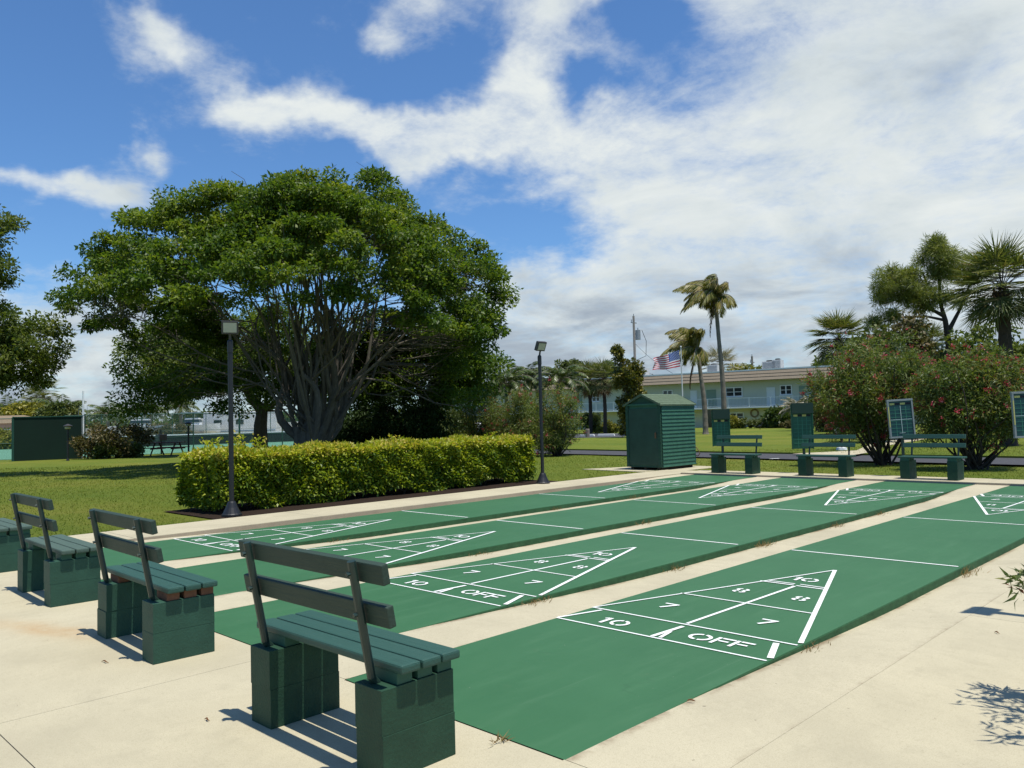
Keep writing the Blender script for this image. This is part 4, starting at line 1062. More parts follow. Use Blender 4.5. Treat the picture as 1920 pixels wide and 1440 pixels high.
# ---- pine at the back
d = 46; p = at(1786, d); k_ = 46 / 1515.6
def rel(u, v, dd=0.0): return ((u - 1786) * k_, dd, zat(u, v, d))
tree('pine_tree', 'open crowned pine with a forked bare trunk behind the oleanders', p,
     [((0, 0, -.05), .22), ((0, 0, 2.5), .19), (rel(1782, 640), .17), (rel(1778, 600), .14), (rel(1771, 570), .10), (rel(1770, 520), .08), (rel(1772, 480), .06), (rel(1768, 470), .04)],
     [((rel(1690, 530)), (1.4, 1.3, .95), 46), ((rel(1775, 490)), (1.2, 1.3, 1.05), 38), ((rel(1735, 552)), (1.3, 1.2, .9), 40), ((rel(1765, 460)), (.6, .6, .5), 16), ((rel(1832, 505)), (1.1, 1.2, 1.1), 32), ((rel(1662, 560)), (.6, .7, .4), 10),
      ((rel(1680, 592)), (.7, .6, .25), 8), ((rel(1640, 607)), (.4, .4, .22), 6), ((rel(1718, 612)), (.6, .5, .25), 7), ((rel(1800, 560)), (.6, .8, .5), 8)],
     190, .27, 'pine needle', wl=.10, crad=(.24, .46), up=.5, flat=.85,
     forks=([(rel(1779, 628), .15), (rel(1795, 600), .11), (rel(1812, 570), .08), (rel(1828, 530), .05)], [(rel(1776, 592), .12), (rel(1745, 575), .08), (rel(1705, 560), .05)], [(rel(1777, 600), .09), (rel(1740, 592), .06), (rel(1690, 596), .04), (rel(1645, 608), .025)], [(rel(1765, 565), .1), (rel(1748, 535), .07), (rel(1740, 510), .05)]))
# ---- magnolia and shrubs across the road
d = 60; p = at(1176, d)
tree('magnolia_tree', 'slender yellow leaved magnolia beside the storage shed roof', p, [((0, 0, -.05), .13), ((0, 0, 2), .11), ((.05, 0, 4.2), .08), ((-.35, 0, 6.0), .04)],
     [((.1, 0, 4.6), (1.05, .9, 1.1), 36), ((-.55, 0, 6.1), (.32, .3, .75), 9), ((.55, 0, 3.6), (.6, .6, .8), 14), ((.0, 0, 2.4), (.7, .7, .9), 18), ((0, 0, 1.1), (.6, .6, .8), 14)],
     120, .20, 'magnolia leaf', crad=(.25, .45))
def shrub(label, u, d, w, h, mat='bush leaf', n=None, group='planting before the apartments', nl=120, size=.14, depth=None, zc=None, name='shrub'):
    dd = depth or w * .8; k = n or max(10, int(16 * w * h))
    return tree(name, label, at(u, d), None, [((0, 0, (zc or h * .5)), (w / 2, dd / 2, h * .5), k)], nl, size, mat, cat='shrub', group=group, stems=4, crad=(.18 * min(1.6, max(.6, h)), .34 * min(1.6, max(.6, h))), wl=.5)
shrub('clipped box shaped shrub by the beige ground floor wall', 1106, 80, 2.2, 2.0, 'bush leaf')
shrub('low rounded golden shrub before the beige wall, next to the box shaped shrub', 1138, 78, 1.9, 1.1, 'golden leaf')
shrub('low yellow green shrub right behind the tall plain scoreboard beside the shed', 1372, 84, 1.6, 1.3, 'golden leaf')
shrub('small dark round shrub under the ground floor window', 1394, 84, 1.6, .95)
shrub('small dark round shrub nearest the wreath on the wall', 1418, 84, 1.5, .95)
shrub('broad low shrub below the pale spiky palm', 1440, 83, 2.4, 1.2)
shrub('upright bushy shrub with strap leaves at the apartment wall', 1458, 82, 2.4, 1.9, 'palm leaf', size=.3)
shrub('mixed flowering border shrub at the foot of the pale palm shrub', 1480, 78, 2.2, .8, 'brown bush leaf')
shrub('brownish shrub behind the taller plain scoreboard', 1545, 62, 2.6, 2.6, 'brown bush leaf', size=.12)
shrub('light green bush beside the parked cars, behind the hedge', 832, 52, 2.6, 2.4, 'bush leaf', group='bushes by the car park')
shrub('light green bush with pale stems under the dark tree edge', 858, 56, 2.2, 2.0, 'golden leaf', group='bushes by the car park')
shrub('tall loose brown green shrub with boats behind it, at the end of the hitting wall', 196, 44.6, 3.0, 2.0, 'brown bush leaf', group='plants along the tennis fence', size=.15, n=34)
shrub('loose brownish shrub against the chain link fence before the white boat', 258, 46.5, 2.2, 1.7, 'brown bush leaf', n=15, group='plants along the tennis fence', size=.14, zc=1.35)
shrub('low dark green shrub at the foot of the golden feather palm', 193, 44, 1.2, .8, 'bush leaf', group='plants along the tennis fence')
shrub('low dark green shrub between the golden feather palm and the picnic table', 243, 45, 1.6, .75, 'bush leaf', group='plants along the tennis fence')
# masses of trees beyond
def back_tree(label, u, d, v, w, mat, group, low=None, nl=130, size=.22, k=None):
    top = zat(u, v, d); lo = low if low is not None else top * .3; hh = (top - lo) / 2
    tree('bushy_tree', label, at(u, d), [((0, 0, -.05), .16), ((0, 0, lo), .14), ((0, 0, lo + hh), .09)], [((0, 0, lo + hh), (w / 2, w / 2, hh), k or int(12 * w))], nl, size, mat, group=group, crad=(.45, .8))
gt = 'trees behind the oleanders'
back_tree('yellow green tree behind the oleander, closest to the apartment roof', 1640, 40, 614, 3.4, 'bush leaf', gt)
back_tree('olive tree between the pine trunk and the cabbage palm', 1700, 43, 598, 3.6, 'brown bush leaf', gt)
back_tree('bright green tree behind the pine trunk', 1762, 48, 650, 3.0, 'bush leaf', gt)
back_tree('dark tree behind the big cabbage palm trunk', 1850, 44, 600, 3.6, 'oak leaf', gt)
back_tree('dark green tree past the big cabbage palm, at the photo edge', 1925, 42, 640, 3.2, 'oak leaf', gt)
gt = 'trees beyond the apartments'
back_tree('bamboo like tree rising beyond the arching palms', 1070, 118, 672, 7.0, 'bush leaf', gt, size=.4, low=2)
back_tree('brownish tree beyond the roof beside the utility pole', 1110, 120, 682, 6.5, 'brown bush leaf', gt, size=.4, low=2)
back_tree('leafy tree beyond the roof next to the magnolia', 1150, 116, 680, 6.0, 'oak leaf', gt, size=.4, low=2)
back_tree('bright tree top showing over the apartment roof near the air conditioner', 1398, 112, 683, 7.5, 'golden leaf', gt, size=.4, low=3)
back_tree('dark tree top over the roof, at the foot of the roof palm', 1540, 104, 668, 5.0, 'oak leaf', gt, size=.35, low=3)
back_tree('sparse tree tops just over the roof behind the flag', 1230, 125, 702, 5.0, 'brown bush leaf', gt, size=.4, low=3)
gt = 'trees beyond the tennis courts'
back_tree('round green tree beyond the tennis courts', 385, 118, 778, 9.5, 'bush leaf', gt, size=.45, low=1.0, nl=200)
back_tree('yellow green thicket behind the hitting wall', 50, 112, 757, 7.0, 'golden leaf', gt, size=.45, low=.8)
back_tree('brownish green thicket behind the hitting wall, next to the white mast', 108, 108, 750, 5.5, 'bush leaf', gt, size=.42, low=.8)
back_tree('low bush in front of the pink building', 5, 74, 812, 3.0, 'golden leaf', gt, size=.25, low=.3)
back_tree('low scrub beyond the tennis court, behind the picnic table', 300, 98, 800, 7.0, 'brown bush leaf', gt, size=.35, low=.4)
back_tree('grey green tree line piece between the ficus trunk and the boats', 470, 150, 778, 14.0, 'oak leaf', gt, size=.6, low=1, nl=200)
# far-off wooded shore, read as one mass
P = []
for k in range(900):
    u = rng.uniform(-300, 2300); d = rng.uniform(230, 320); P.append(at(u, d, abs(rng.normal()) * 2.2 + .3))
P = np.array(P); Q, D, N, L = clump_leaves(P, rng.uniform(1.5, 3.2, len(P)), 40, 1.3, .6)
tag(leaf_mesh('treeline', Q, D, N, L, L * .6, MAT['oak leaf']), 'distant low line of trees along the horizon', 'trees', kind='stuff')

# ------------------------------------------------------------------ apartments
def apartments():
    a = at(815, 117); c = at(1735, 82.5); dirv = (c - a); LEN = float(np.linalg.norm(dirv)); dirv /= LEN
    t = empty('apartment_building', a, 'long two storey mint green apartment building with tan mansard roof and white balcony rail', 'building', rz=math.atan2(dirv[1], dirv[0]))
    def X(u):   # place along the front wall, seen along a bearing
        q = ray(u, hz(u)); M2 = np.array([[q[0], -dirv[0]], [q[1], -dirv[1]]]); s = np.linalg.solve(M2, a[:2] - CAM[:2]); return float(s[1])
    b = MB(); b.box((LEN / 2, 5, 1.1), (LEN, 10, 2.3)); b.build('ground_floor_wall', MAT['wall beige'], t)
    b = MB(); b.box((LEN / 2, 5.0, 3.8), (LEN, 10.004, 3.1)); b.build('upper_wall', MAT['wall mint'], t)
    b = MB(); b.box((LEN / 2, -.75, 2.22), (LEN + .2, 1.5, .16)); b.build('balcony_slab', MAT['white trim'], t, bevel=.01)
    r = MB(); r.box((LEN / 2, -1.42, 3.30), (LEN, .06, .06)); r.box((LEN / 2, -1.42, 2.42), (LEN, .04, .04))
    for x in np.arange(.3, LEN, .16): r.box((x, -1.42, 2.86), (.025, .025, .86))
    for x in np.arange(.3, LEN, 2.4): r.box((x, -1.42, 2.80), (.08, .08, 1.0))
    r.build('balcony_railing', MAT['railing white'], t)
    ro = MB()
    z = [5.25, 5.62, 5.98, 6.34]
    for i in range(3):
        y0, y1 = -1.35 + .22 * i, -1.35 + .22 * (i + 1)
        ro.add([(-.3, y0 - .10, z[i]), (LEN + .3, y0 - .10, z[i]), (LEN + .3, y1 - .04, z[i + 1]), (-.3, y1 - .04, z[i + 1]), (-.3, y0 + .15, z[i]), (LEN + .3, y0 + .15, z[i])], [(0, 1, 2, 3), (0, 4, 5, 1)])
    ro.box((LEN / 2, -.45, 5.28), (LEN + .5, 1.7, .06))
    ro.build('mansard_roof', MAT['shake'], t)
    b = MB(); b.box((LEN / 2, 4.6, 6.36), (LEN + .5, 10.6, .12)); b.box((LEN / 2, -.72, 6.42), (LEN + .5, .12, .16)); b.build('roof_cap', MAT['roof membrane'], t)
    def window(u0, u1, z0, z1):
        x0, x1 = X(u0), X(u1); xm = (x0 + x1) / 2; w = x1 - x0
        f = MB()
        for (cx, cz, ww, hh) in ((xm, z0, w + .1, .1), (xm, z1, w + .1, .1), (x0, (z0 + z1) / 2, .1, z1 - z0 - .1), (x1, (z0 + z1) / 2, .1, z1 - z0 - .1), (xm, (z0 + z1) / 2, .12, z1 - z0 - .1)): f.box((cx, -.03, cz), (ww, .1, hh))
        for sx in (-1, 1): f.box((xm + sx * w / 4, -.03, (z0 + z1) / 2), (w / 2 - .12, .07, .06))
        fo = f.build('window', MAT['white trim'], t)
        g = MB(); g.box((xm, -.012, (z0 + z1) / 2), (w - .04, .03, z1 - z0 - .04)); g.build('pane', MAT['glass dark'], fo)
        s = MB(); s.box((xm, -.08, z0 - .1), (w + .3, .18, .07)); s.build('sill', MAT['white trim'], fo)
    for u0, u1 in ((1363, 1393), (1465, 1486), (1528, 1550), (1112, 1126), (1245, 1262), (960, 985), (900, 925)): window(u0, u1, 3.55, 4.55)
    for u0, u1 in ((1369, 1394), (1240, 1260)): window(u0, u1, .70, 1.62)
    for u0, u1, m in ((1326, 1344, 'door green'), (1439, 1455, 'door white'), (1296, 1308, 'door white'), (1080, 1092, 'door green'), (1500, 1512, 'door green')):
        x0, x1 = X(u0), X(u1); b = MB(); b.box(((x0 + x1) / 2, -.03, 3.36), (x1 - x0, .08, 2.1)); dd = b.build('door', MAT[m], t)
        k = MB(); k.box(((x0 * .85 + x1 * .15), -.09, 3.25), (.08, .06, .08)); k.build('handle', MAT['ac metal'], dd)
    for u0, u1, m in ((1326, 1336, 'glass dark'), (1335, 1343, 'door white'), (1450, 1464, 'door green'), (1118, 1126, 'glass dark')):
        x0, x1 = X(u0), X(u1); b = MB(); b.box(((x0 + x1) / 2, -.03, 1.05), (x1 - x0, .08, 2.0)); b.build('door', MAT[m], t)
    x = X(1415); b = MB(); b.tube([(x + .42 * math.cos(q), -.05, 1.55 + .42 * math.sin(q)) for q in np.linspace(0, 6.28, 14)], .1, 6, cap=False); b.build('wall_wreath', MAT['roof tan'], t)
    def on_roof(u, y, z): 
        p = a + dirv * X(u); n = np.array([-dirv[1], dirv[0], 0]); return p + n * y + np.array([0, 0, z])
    return on_roof, math.atan2(dirv[1], dirv[0])
on_roof, arz = apartments()
def rooftop_unit(u, w, h, label):
    t = empty('air_conditioner', on_roof(u, 3.2, 6.42), label, 'air conditioner', 'air conditioners on the apartment roof', arz)
    b = MB(); b.box((0, 0, h / 2 + .08), (w, 1.4, h)); b.build('casing', MAT['ac metal'], t, bevel=.02)
    b = MB()
    for i in range(7): b.box((0, -.71, .2 + i * (h - .2) / 7), (w * .86, .03, .06))
    b.build('grille', MAT['transformer grey'], t)
    b = MB(); b.lathe([(w * .3, h + .08), (w * .3, h + .2), (w * .2, h + .24)], 12); b.build('fan_guard', MAT['tyre'], t)
    for x in (-w * .4, w * .4):
        b = MB(); b.box((x, 0, .04), (.1, 1.3, .1)); b.build('foot', MAT['ac metal'], t)
rooftop_unit(1433, 1.5, 1.0, 'wide grey air conditioner on the apartment roof near the bright tree top')
rooftop_unit(1448, 1.0, 1.15, 'narrow pale air conditioner beside the wide grey one')
rooftop_unit(1325, 1.3, 1.0, 'air conditioner on the apartment roof between the coconut palms')
rooftop_unit(1186, 1.6, 1.1, 'air conditioner on the apartment roof beside the utility pole')
rooftop_unit(1592, 1.6, 1.0, 'air conditioner on the apartment roof right behind the cabbage palm')

def red_house():
    p = at(1935, 60); t = empty('red_roofed_house', p, 'house with a red tiled roof behind the big cabbage palm, at the photo edge', 'house', rz=R(25))
    b = MB(); b.box((0, 4, 1.6), (7, 8, 3.2)); b.build('wall', MAT['wall beige'], t)
    b = MB()
    for i in range(6): b.add([(-3.9 + .05 * i, -.5 + .1 * i, 3.0 + i * .36), (3.9 - .05 * i, -.5 + .1 * i, 3.0 + i * .36), (3.85 - .05 * i, -.42 + .1 * i, 3.38 + i * .36), (-3.85 + .05 * i, -.42 + .1 * i, 3.38 + i * .36)], [(0, 1, 2, 3)])
    b.box((0, 4, 4.1), (7.2, 7.8, 2.1)); b.build('roof', MAT['roof tile red'], t)
    b = MB(); b.box((0, 3.9, 5.22), (7.6, 8.6, .14)); b.build('roof_cap', MAT['roof membrane'], t)
    b = MB(); b.box((-1, -.03, 1.7), (1.4, .08, 1.1)); w = b.build('window', MAT['white trim'], t)
    b = MB(); b.box((-1, -.05, 1.7), (1.2, .08, .9)); b.build('pane', MAT['glass dark'], w)
red_house()
def pink_house():
    p = at(-30, 92); t = empty('pink_house', p, 'pink stucco house with a tan roof beyond the tennis court', 'house', rz=R(44))
    b = MB(); b.box((0, 4, 1.3), (8.4, 7, 2.6)); b.build('wall', MAT['stucco pink'], t)
    b = MB(); b.add([(-4.6, .2, 2.55), (4.6, .2, 2.55), (4.6, 7.8, 2.55), (-4.6, 7.8, 2.55), (-2, 4, 3.5), (2, 4, 3.5)], [(0, 1, 5, 4), (1, 2, 5), (2, 3, 4, 5), (3, 0, 4), (3, 2, 1, 0)]); b.build('roof', MAT['roof tan'], t)
    b = MB(); b.box((2, .48, 1.4), (1.4, .1, 1.0)); w = b.build('window', MAT['white trim'], t)
    b = MB(); b.box((2, .44, 1.4), (1.2, .1, .8)); b.build('pane', MAT['glass dark'], w)
pink_house()

# ------------------------------------------------------------------ poles, wires, flag
def utility(u, d, v, label, transformer):
    h = zat(u, v, d); t = empty('utility_pole', at(u, d), label, 'utility pole', 'wooden utility poles')
    b = MB(); b.tube([(0, 0, -.1), (0, 0, h)], [.24, .15], 10); b.build('pole', MAT['utility wood'], t)
    b = MB(); b.box((0, 0, h - .9), (.12, 1.2, .12)); b.tube([(0, -.5, h - .85), (0, -.5, h - .5)], .05, 6); b.tube([(0, 0, h), (0, 0, h + .3)], .05, 6); b.build('insulator_bracket', MAT['transformer grey'], t)
    if transformer:
        c = LA * .52; b = MB(); b.tube([(c[0], c[1], h - 3.2), (c[0], c[1], h - 1.9)], .34, 12); b.tube([(c[0], c[1], h - 1.9), (c[0], c[1], h - 1.6)], .06, 6); b.build('transformer', MAT['transformer grey'], t)
        b = MB(); b.tube([LA * .1 + np.array([0, 0, h - 2.4]), LA * .8 + np.array([0, 0, h - 2.45])], .06, 6); b.build('transformer_bracket', MAT['transformer grey'], t)
        b = MB(); b.tube([LA * 1.05 + np.array([0, 0, h - 1.9]), LA * 1.6 + np.array([0, 0, h - 3.4]), LA * 1.5 + np.array([0, 0, h - 5.4]), LA * .3 + np.array([0, 0, h - 5.9])], .035, 5); b.build('drop_cable', MAT['tyre'], t)
    return at(u, d, h)
pt = utility(1192, 108, 592, 'weathered wooden utility pole carrying a grey transformer, beside the flag', True)
utility(1412, 120, 668, 'slim wooden utility pole far behind the apartment roof', False)
def wire(label, a, c, sag, r=.022):
    a = np.array(a); c = np.array(c); b = MB(); m = (a + c) / 2
    b.tube([(a + (c - a) * s) - m + np.array([0, 0, -sag * 4 * s * (1 - s)]) for s in np.linspace(0, 1, 13)], r, 4)
    o = b.build('power_line', MAT['tyre']); o.location = m; tag(o, label, 'power line', 'power lines on the utility pole')
k_ = 108
wire('black power line dropping from the transformer pole towards the flag', at(1194, 107.8, zat(1194, 645, 108)), at(1262, 100, zat(1262, 700, 100)), .3)
wire('thin power line sagging low over the roof behind the flag', at(1192, 107.8, zat(1192, 690, 108)), at(1345, 101, zat(1345, 702, 101)), 1.0)
def mast():
    d = 96; u = 155; h = zat(u, 733, d); t = empty('sailboat_mast', at(u, d), 'tall thin white mast standing beyond the hitting wall', 'mast')
    b = MB(); b.tube([(0, 0, 0), (0, 0, h)], [.14, .10], 8); b.build('pole', MAT['pole white'], t)
    b = MB(); b.box((0, 0, h * .72), (.9, .05, .05)); b.build('spreader', MAT['pole white'], t)
    b = MB(); b.tube([LA * -.45 + np.array([0, 0, h * .72]), LA * -.9 + np.array([0, 0, 1])], .02, 4); b.tube([LA * .45 + np.array([0, 0, h * .72]), LA * .9 + np.array([0, 0, 1])], .02, 4); b.build('stay_wire', MAT['transformer grey'], t)
mast()
def flag():
    d = 44; base = at(1279, d); h = zat(1271, 652, d)
    t = empty('flagpole', base, 'slim pale flagpole rising behind the storage shed', 'flagpole')
    b = MB(); b.tube([(0, 0, 0), (0, 0, h)], [.045, .028], 10); b.build('pole', MAT['pole white'], t)
    b = MB(); b.lathe([(.02, h), (.05, h + .03), (.05, h + .07), (.01, h + .1)], 10); b.build('finial', MAT['pole white'], t)
    b = MB(); b.lathe([(.14, 0), (.14, .05), (.06, .12)], 12); b.build('base_collar', MAT['pole white'], t)
    # cloth: fly end to the left, hoist against the pole
    w, hh, top = 1.52, .92, zat(1268, 655, d); nx, nz = 26, 26
    c = MB()
    def P(i, j):
        s, q = i / nx, j / nz
        x = -.10 - w * s * .94; wave = .10 * math.sin(s * 9.0 + q * 1.2) * s ** .6 + .05 * math.sin(s * 17 - q * 2) * s
        z = top - .02 - hh * q * (1 - .10 * s) - .46 * s ** .85 * (1 - .40 * q) + .05 * math.sin(s * 8 + 1) * s
        x += .06 * math.sin(q * 5) * s + .10 * q * (1 - s)*.4
        v = LA * x + LB * wave; return np.array([v[0], v[1], z])
    for i in range(nx):
        for j in range(nz):
            stripe = int(j / nz * 13); mi = 0 if stripe % 2 == 0 else 1
            if i < nx * .4 and stripe < 7: mi = 2
            c.quad(P(i, j), P(i + 1, j), P(i + 1, j + 1), P(i, j + 1), mi)
    fl = empty('flag', base, 'american flag streaming from the flagpole in the wind', 'flag')
    c.build('cloth', [MAT['flag red'], MAT['flag white'], MAT['flag blue']], fl)
    st = MB()
    for rrow in range(9):
        for cc in range(6 if rrow % 2 == 0 else 5):
            i = nx * .4 * ((cc + (.5 if rrow % 2 == 0 else 1.0)) / 6); j = nz * 7 / 13 * ((rrow + .5) / 9 * .94 + .03)
            for sgn in (-1, 1):
                p = P(i, j) + LB * .006 * sgn; r = .026
                pts = []
                for k in range(10):
                    a = math.pi / 2 + k * math.pi / 5; q = r if k % 2 == 0 else r * .42; v = LA * math.cos(a) * q; pts.append((p[0] + v[0], p[1] + v[1], p[2] + math.sin(a) * q))
                st.add(pts, [tuple(range(10))])
    st.build('stars', MAT['flag white'], fl)
flag()

# ------------------------------------------------------------------ tennis side
def hitting_wall():
    a, c = at(25, 43.8), at(152, 45.4); d = c - a; L = float(np.linalg.norm(d)); t = empty('hitting_wall', a, 'shade darkened green tennis practice wall standing on the lawn edge', 'wall', rz=math.atan2(d[1], d[0]))
    b = MB(); b.box((L / 2, 0, 1.17), (L, .14, 2.36)); b.build('panel', MAT['shaded wall green'], t, bevel=.01)
    for x in (-.03, L + .03): b = MB(); b.box((x, .02, 1.2), (.07, .2, 2.42)); b.build('post', MAT['grey frame'] if x > 1 else MAT['fence green'], t)
    b = MB(); b.box((L / 2, .0, 2.37), (L + .1, .2, .05)); b.build('cap_rail', MAT['fence green'], t)
hitting_wall()
def fence(pts, H, label, name='chain_link_fence', group='tennis court fences', posts=None):
    a = pts[0]; c = pts[1]; d = c - a; L = float(np.linalg.norm(d))
    t = empty(name, a, label, 'fence', group, math.atan2(d[1], d[0]))
    b = MB(); b.quad((0, 0, .03), (L, 0, .03), (L, 0, H), (0, 0, H)); b.build('mesh_panel', MAT['chain link'], t)
    b = MB(); b.tube([(0, 0, H), (L, 0, H)], .028, 6); b.build('top_rail', MAT['fence green'], t)
    b = MB(); b.tube([(0, 0, H * .42), (L, 0, H * .42)], .02, 6); b.build('mid_rail', MAT['fence green'], t)
    n = posts or int(L / 3)
    for i in range(n + 1): b = MB(); b.tube([(L * i / n, 0, 0), (L * i / n, 0, H + .06)], .038, 6); b.build('post', MAT['fence green'], t)
fence([at(158, 45.5), at(600, 58)], 2.42, 'tall green chain link fence running from the hitting wall to the ficus')
fence([at(-160, 42), at(22, 43.7)], 2.3, 'green chain link fence on the photo edge side of the hitting wall')
fence([at(120, 78), at(620, 88)], 3.0, 'far chain link fence at the back of the tennis court')
def net():
    a, c = at(150, 66), at(560, 74); d = c - a; L = float(np.linalg.norm(d)); t = empty('tennis_net', a, 'tennis net with white top band behind the chain link fence', 'net', rz=math.atan2(d[1], d[0]))
    b = MB(); b.quad((0, 0, .05), (L, 0, .05), (L, 0, .92), (0, 0, .92)); b.build('mesh', MAT['net dark'], t)
    b = MB(); b.box((L / 2, 0, .96), (L, .05, .09)); b.build('band', MAT['white trim'], t)
    for x in (0, L): b = MB(); b.tube([(x, 0, 0), (x, 0, 1.08)], .05, 8); b.build('post', MAT['fence green'], t)
net()
def garden_lamp(u, d, label):
    t = empty('garden_lamp', at(u, d), label, 'lamp post', 'short lamp posts on the tennis side lawn')
    b = MB(); b.lathe([(.09, 0), (.07, .06), (.05, .12), (.05, 1.75)], 10); b.build('pole', MAT['black metal'], t)
    b = MB(); b.lathe([(.20, 1.78), (.22, 1.80), (.22, 1.84), (.08, 1.90), (.02, 1.93)], 14); b.build('lamp_cap', MAT['lamp housing'], t)
    b = MB(); b.lathe([(.10, 1.66), (.15, 1.70), (.15, 1.78)], 12); b.build('lamp_glass', MAT['lamp glass'], t)
garden_lamp(126, 42.6, 'short black lamp post in front of the hitting wall')
garden_lamp(352, 46.5, 'short black lamp post in front of the chain link fence')
def picnic():
    t = empty('picnic_table', at(312, 47), 'dark red picnic table before the chain link fence', 'picnic table', rz=R(38))
    b = MB()
    for k in range(4): b.box((0, -.28 + k * .187, .74), (1.9, .17, .045))
    b.build('tabletop', MAT['table red'], t)
    for y in (-.68, .68):
        b = MB()
        for k in (-.09, .09): b.box((0, y + k, .45), (1.9, .16, .045))
        b.build('seat', MAT['table red'], t)
    for x in (-.62, .62):
        for s in (-1, 1):
            b = MB(); b.tube([(x, s * .72, 0), (x, s * .22, .72)], .05, 4); b.build('leg', MAT['table red'], t)
        b = MB(); b.box((x + .05, 0, .405), (.05, 1.55, .09)); b.build('crossbar', MAT['table red'], t)
picnic()
def grill():
    t = empty('barbecue_grill', at(301, 49), 'small black park grill on a post behind the picnic table', 'grill')
    b = MB(); b.lathe([(.05, 0), (.05, .85)], 8); b.build('post', MAT['black metal'], t)
    b = MB(); b.box((0, 0, 1.02), (.62, .46, .36)); b.build('firebox', MAT['black metal'], t, bevel=.03)
    b = MB(); b.tube([(-.1, 0, 1.2), (-.1, 0, 1.5)], .07, 8); b.build('chimney', MAT['black metal'], t)
grill()

# ------------------------------------------------------------------ vehicles and boats (far off)
def car(u, d, rz, paint, label):
    t = empty('parked_car', at(u, d, .01), label, 'car', 'cars parked behind the bushes', rz)
    prof = [(-2.2, .35), (-2.25, .62), (-2.1, .86), (-1.55, .95), (-.95, 1.38), (.35, 1.43), (1.05, .98), (1.95, .82), (2.2, .62), (2.22, .35)]
    b = MB(); n = len(prof); w = lambda z: .86 if z < .9 else .86 - (z - .9) * .45
    vs = [(x, -w(z), z) for x, z in prof] + [(x, w(z), z) for x, z in prof]
    b.add(vs, [tuple(range(n))[::-1], tuple(range(n, 2 * n))] + [(i, (i + 1) % n, n + (i + 1) % n, n + i) for i in range(n)]); b.build('body', MAT[paint], t, bevel=.04)
    g = MB()
    for s in (-1, 1): g.add([(-1.35, s * .855, .97), (-.9, s * .70, 1.33), (.3, s * .69, 1.37), (.9, s * .855, .98)], [(0, 1, 2, 3)])
    g.add([(-1.60, -.76, 1.0), (-1.60, .76, 1.0), (-1.02, .62, 1.37), (-1.02, -.62, 1.37)], [(0, 1, 2, 3)]); g.build('window', MAT['glass dark'], t)
    for x in (-1.35, 1.4):
        for s in (-1, 1):
            k = MB(); k.tube([(x, s * .70, .32), (x, s * .90, .32)], .32, 16); wh = k.build('wheel', MAT['tyre'], t)
            k = MB(); k.tube([(x, s * .90, .32), (x, s * .915, .32)], .19, 12); k.build('rim', MAT['ac metal'], wh)
    for s in (-1, 1):
        k = MB(); k.box((-2.22, s * .62, .74), (.06, .34, .13)); k.build('tail_lamp', MAT['lamp red'], t)
car(844, 58, R(25), 'car navy', 'dark blue parked car showing its tail lamp past the ficus shade')
car(884, 60, R(20), 'car white', 'white parked car half hidden by an oleander')
car(1612, 52, R(200), 'car red', 'dark red parked car glimpsed through the oleander leaves')
def motorhome(u, d, L, h, label):
    t = empty('motorhome', at(u, d), label, 'motorhome', 'vehicles and boats beyond the tennis courts', R(42))
    b = MB(); b.box((0, 0, .5 + h / 2), (L, 2.4, h)); b.build('body', MAT['hull white'], t, bevel=.12)
    for x in (-L * .3, 0, L * .28):
        b = MB(); b.box((x, -1.21, h * .72), (1.0, .06, .6)); b.build('window', MAT['glass dark'], t)
    b = MB(); b.box((0, -1.22, .95), (L * .96, .05, .14)); b.build('stripe', MAT['canvas blue'], t)
    for x in (-L * .33, L * .3): b = MB(); b.tube([(x, -1.15, .42), (x, -.8, .42)], .42, 14); b.build('wheel', MAT['tyre'], t)
motorhome(455, 104, 9.5, 2.9, 'large white motorhome seen beside the dark tree trunk')
motorhome(415, 112, 6.5, 2.2, 'smaller pale motorhome beyond the short lamp post')
def boat(u, d, L, label, rz, cab=True):
    t = empty('motor_boat', at(u, d, .6), label, 'boat', 'vehicles and boats beyond the tennis courts', rz)
    b = MB(); st = []
    for i in range(9):
        s = i / 8; x = -L / 2 + L * s; w = L * .15 * (1 - max(0, s - .45) ** 2 * 3.2); w = max(w, .04); kz = .05 + .5 * max(0, s - .6)
        st.append([(x, -w, 1.1 + .3 * s * s), (x, -w * .75, .45), (x, 0, kz), (x, w * .75, .45), (x, w, 1.1 + .3 * s * s)])
    vs = [p for r in st for p in r]; fs = [(i * 5 + k, i * 5 + k + 1, (i + 1) * 5 + k + 1, (i + 1) * 5 + k) for i in range(8) for k in range(4)] + [(i * 5 + 4, i * 5, (i + 1) * 5, (i + 1) * 5 + 4) for i in range(8)] + [(0, 1, 2, 3, 4)]
    b.add(vs, fs); b.build('hull', MAT['hull white'], t)
    if cab:
        b = MB(); b.box((-.3, 0, 1.65), (L * .34, L * .2, .9), 0, None, .8); b.build('cabin', MAT['hull white'], t, bevel=.08)
        b = MB(); b.box((-.3, 0, 1.75), (L * .32, L * .21, .35), 0, None, .9); b.build('windscreen', MAT['glass dark'], t)
        b = MB(); b.box((-.5, 0, 2.75), (L * .36, L * .2, .08)); b.build('canopy', MAT['canvas blue'], t)
        for x in (-L * .18, L * .06):
            for s in (-1, 1): b = MB(); b.tube([(x - .3, s * L * .08, 2.0), (x - .3, s * L * .09, 2.72)], .03, 5); b.build('canopy_pole', MAT['ac metal'], t)
    for x in (-L * .2, L * .15): b = MB(); b.box((x, 0, -.1), (.3, 1.6, 1.1)); b.build('cradle', MAT['utility wood'], t)
boat(268, 96, 7.0, 'white cabin boat behind the loose brown shrubs', R(60))
boat(180, 100, 6.0, 'low white boat half hidden by the shrub at the hitting wall', R(30), False)
boat(365, 100, 6.0, 'pale boat on the yard behind the far tennis fence', R(50))
boat(515, 108, 7.0, 'white boat glimpsed between the dark trunk and the ficus roots', R(40))
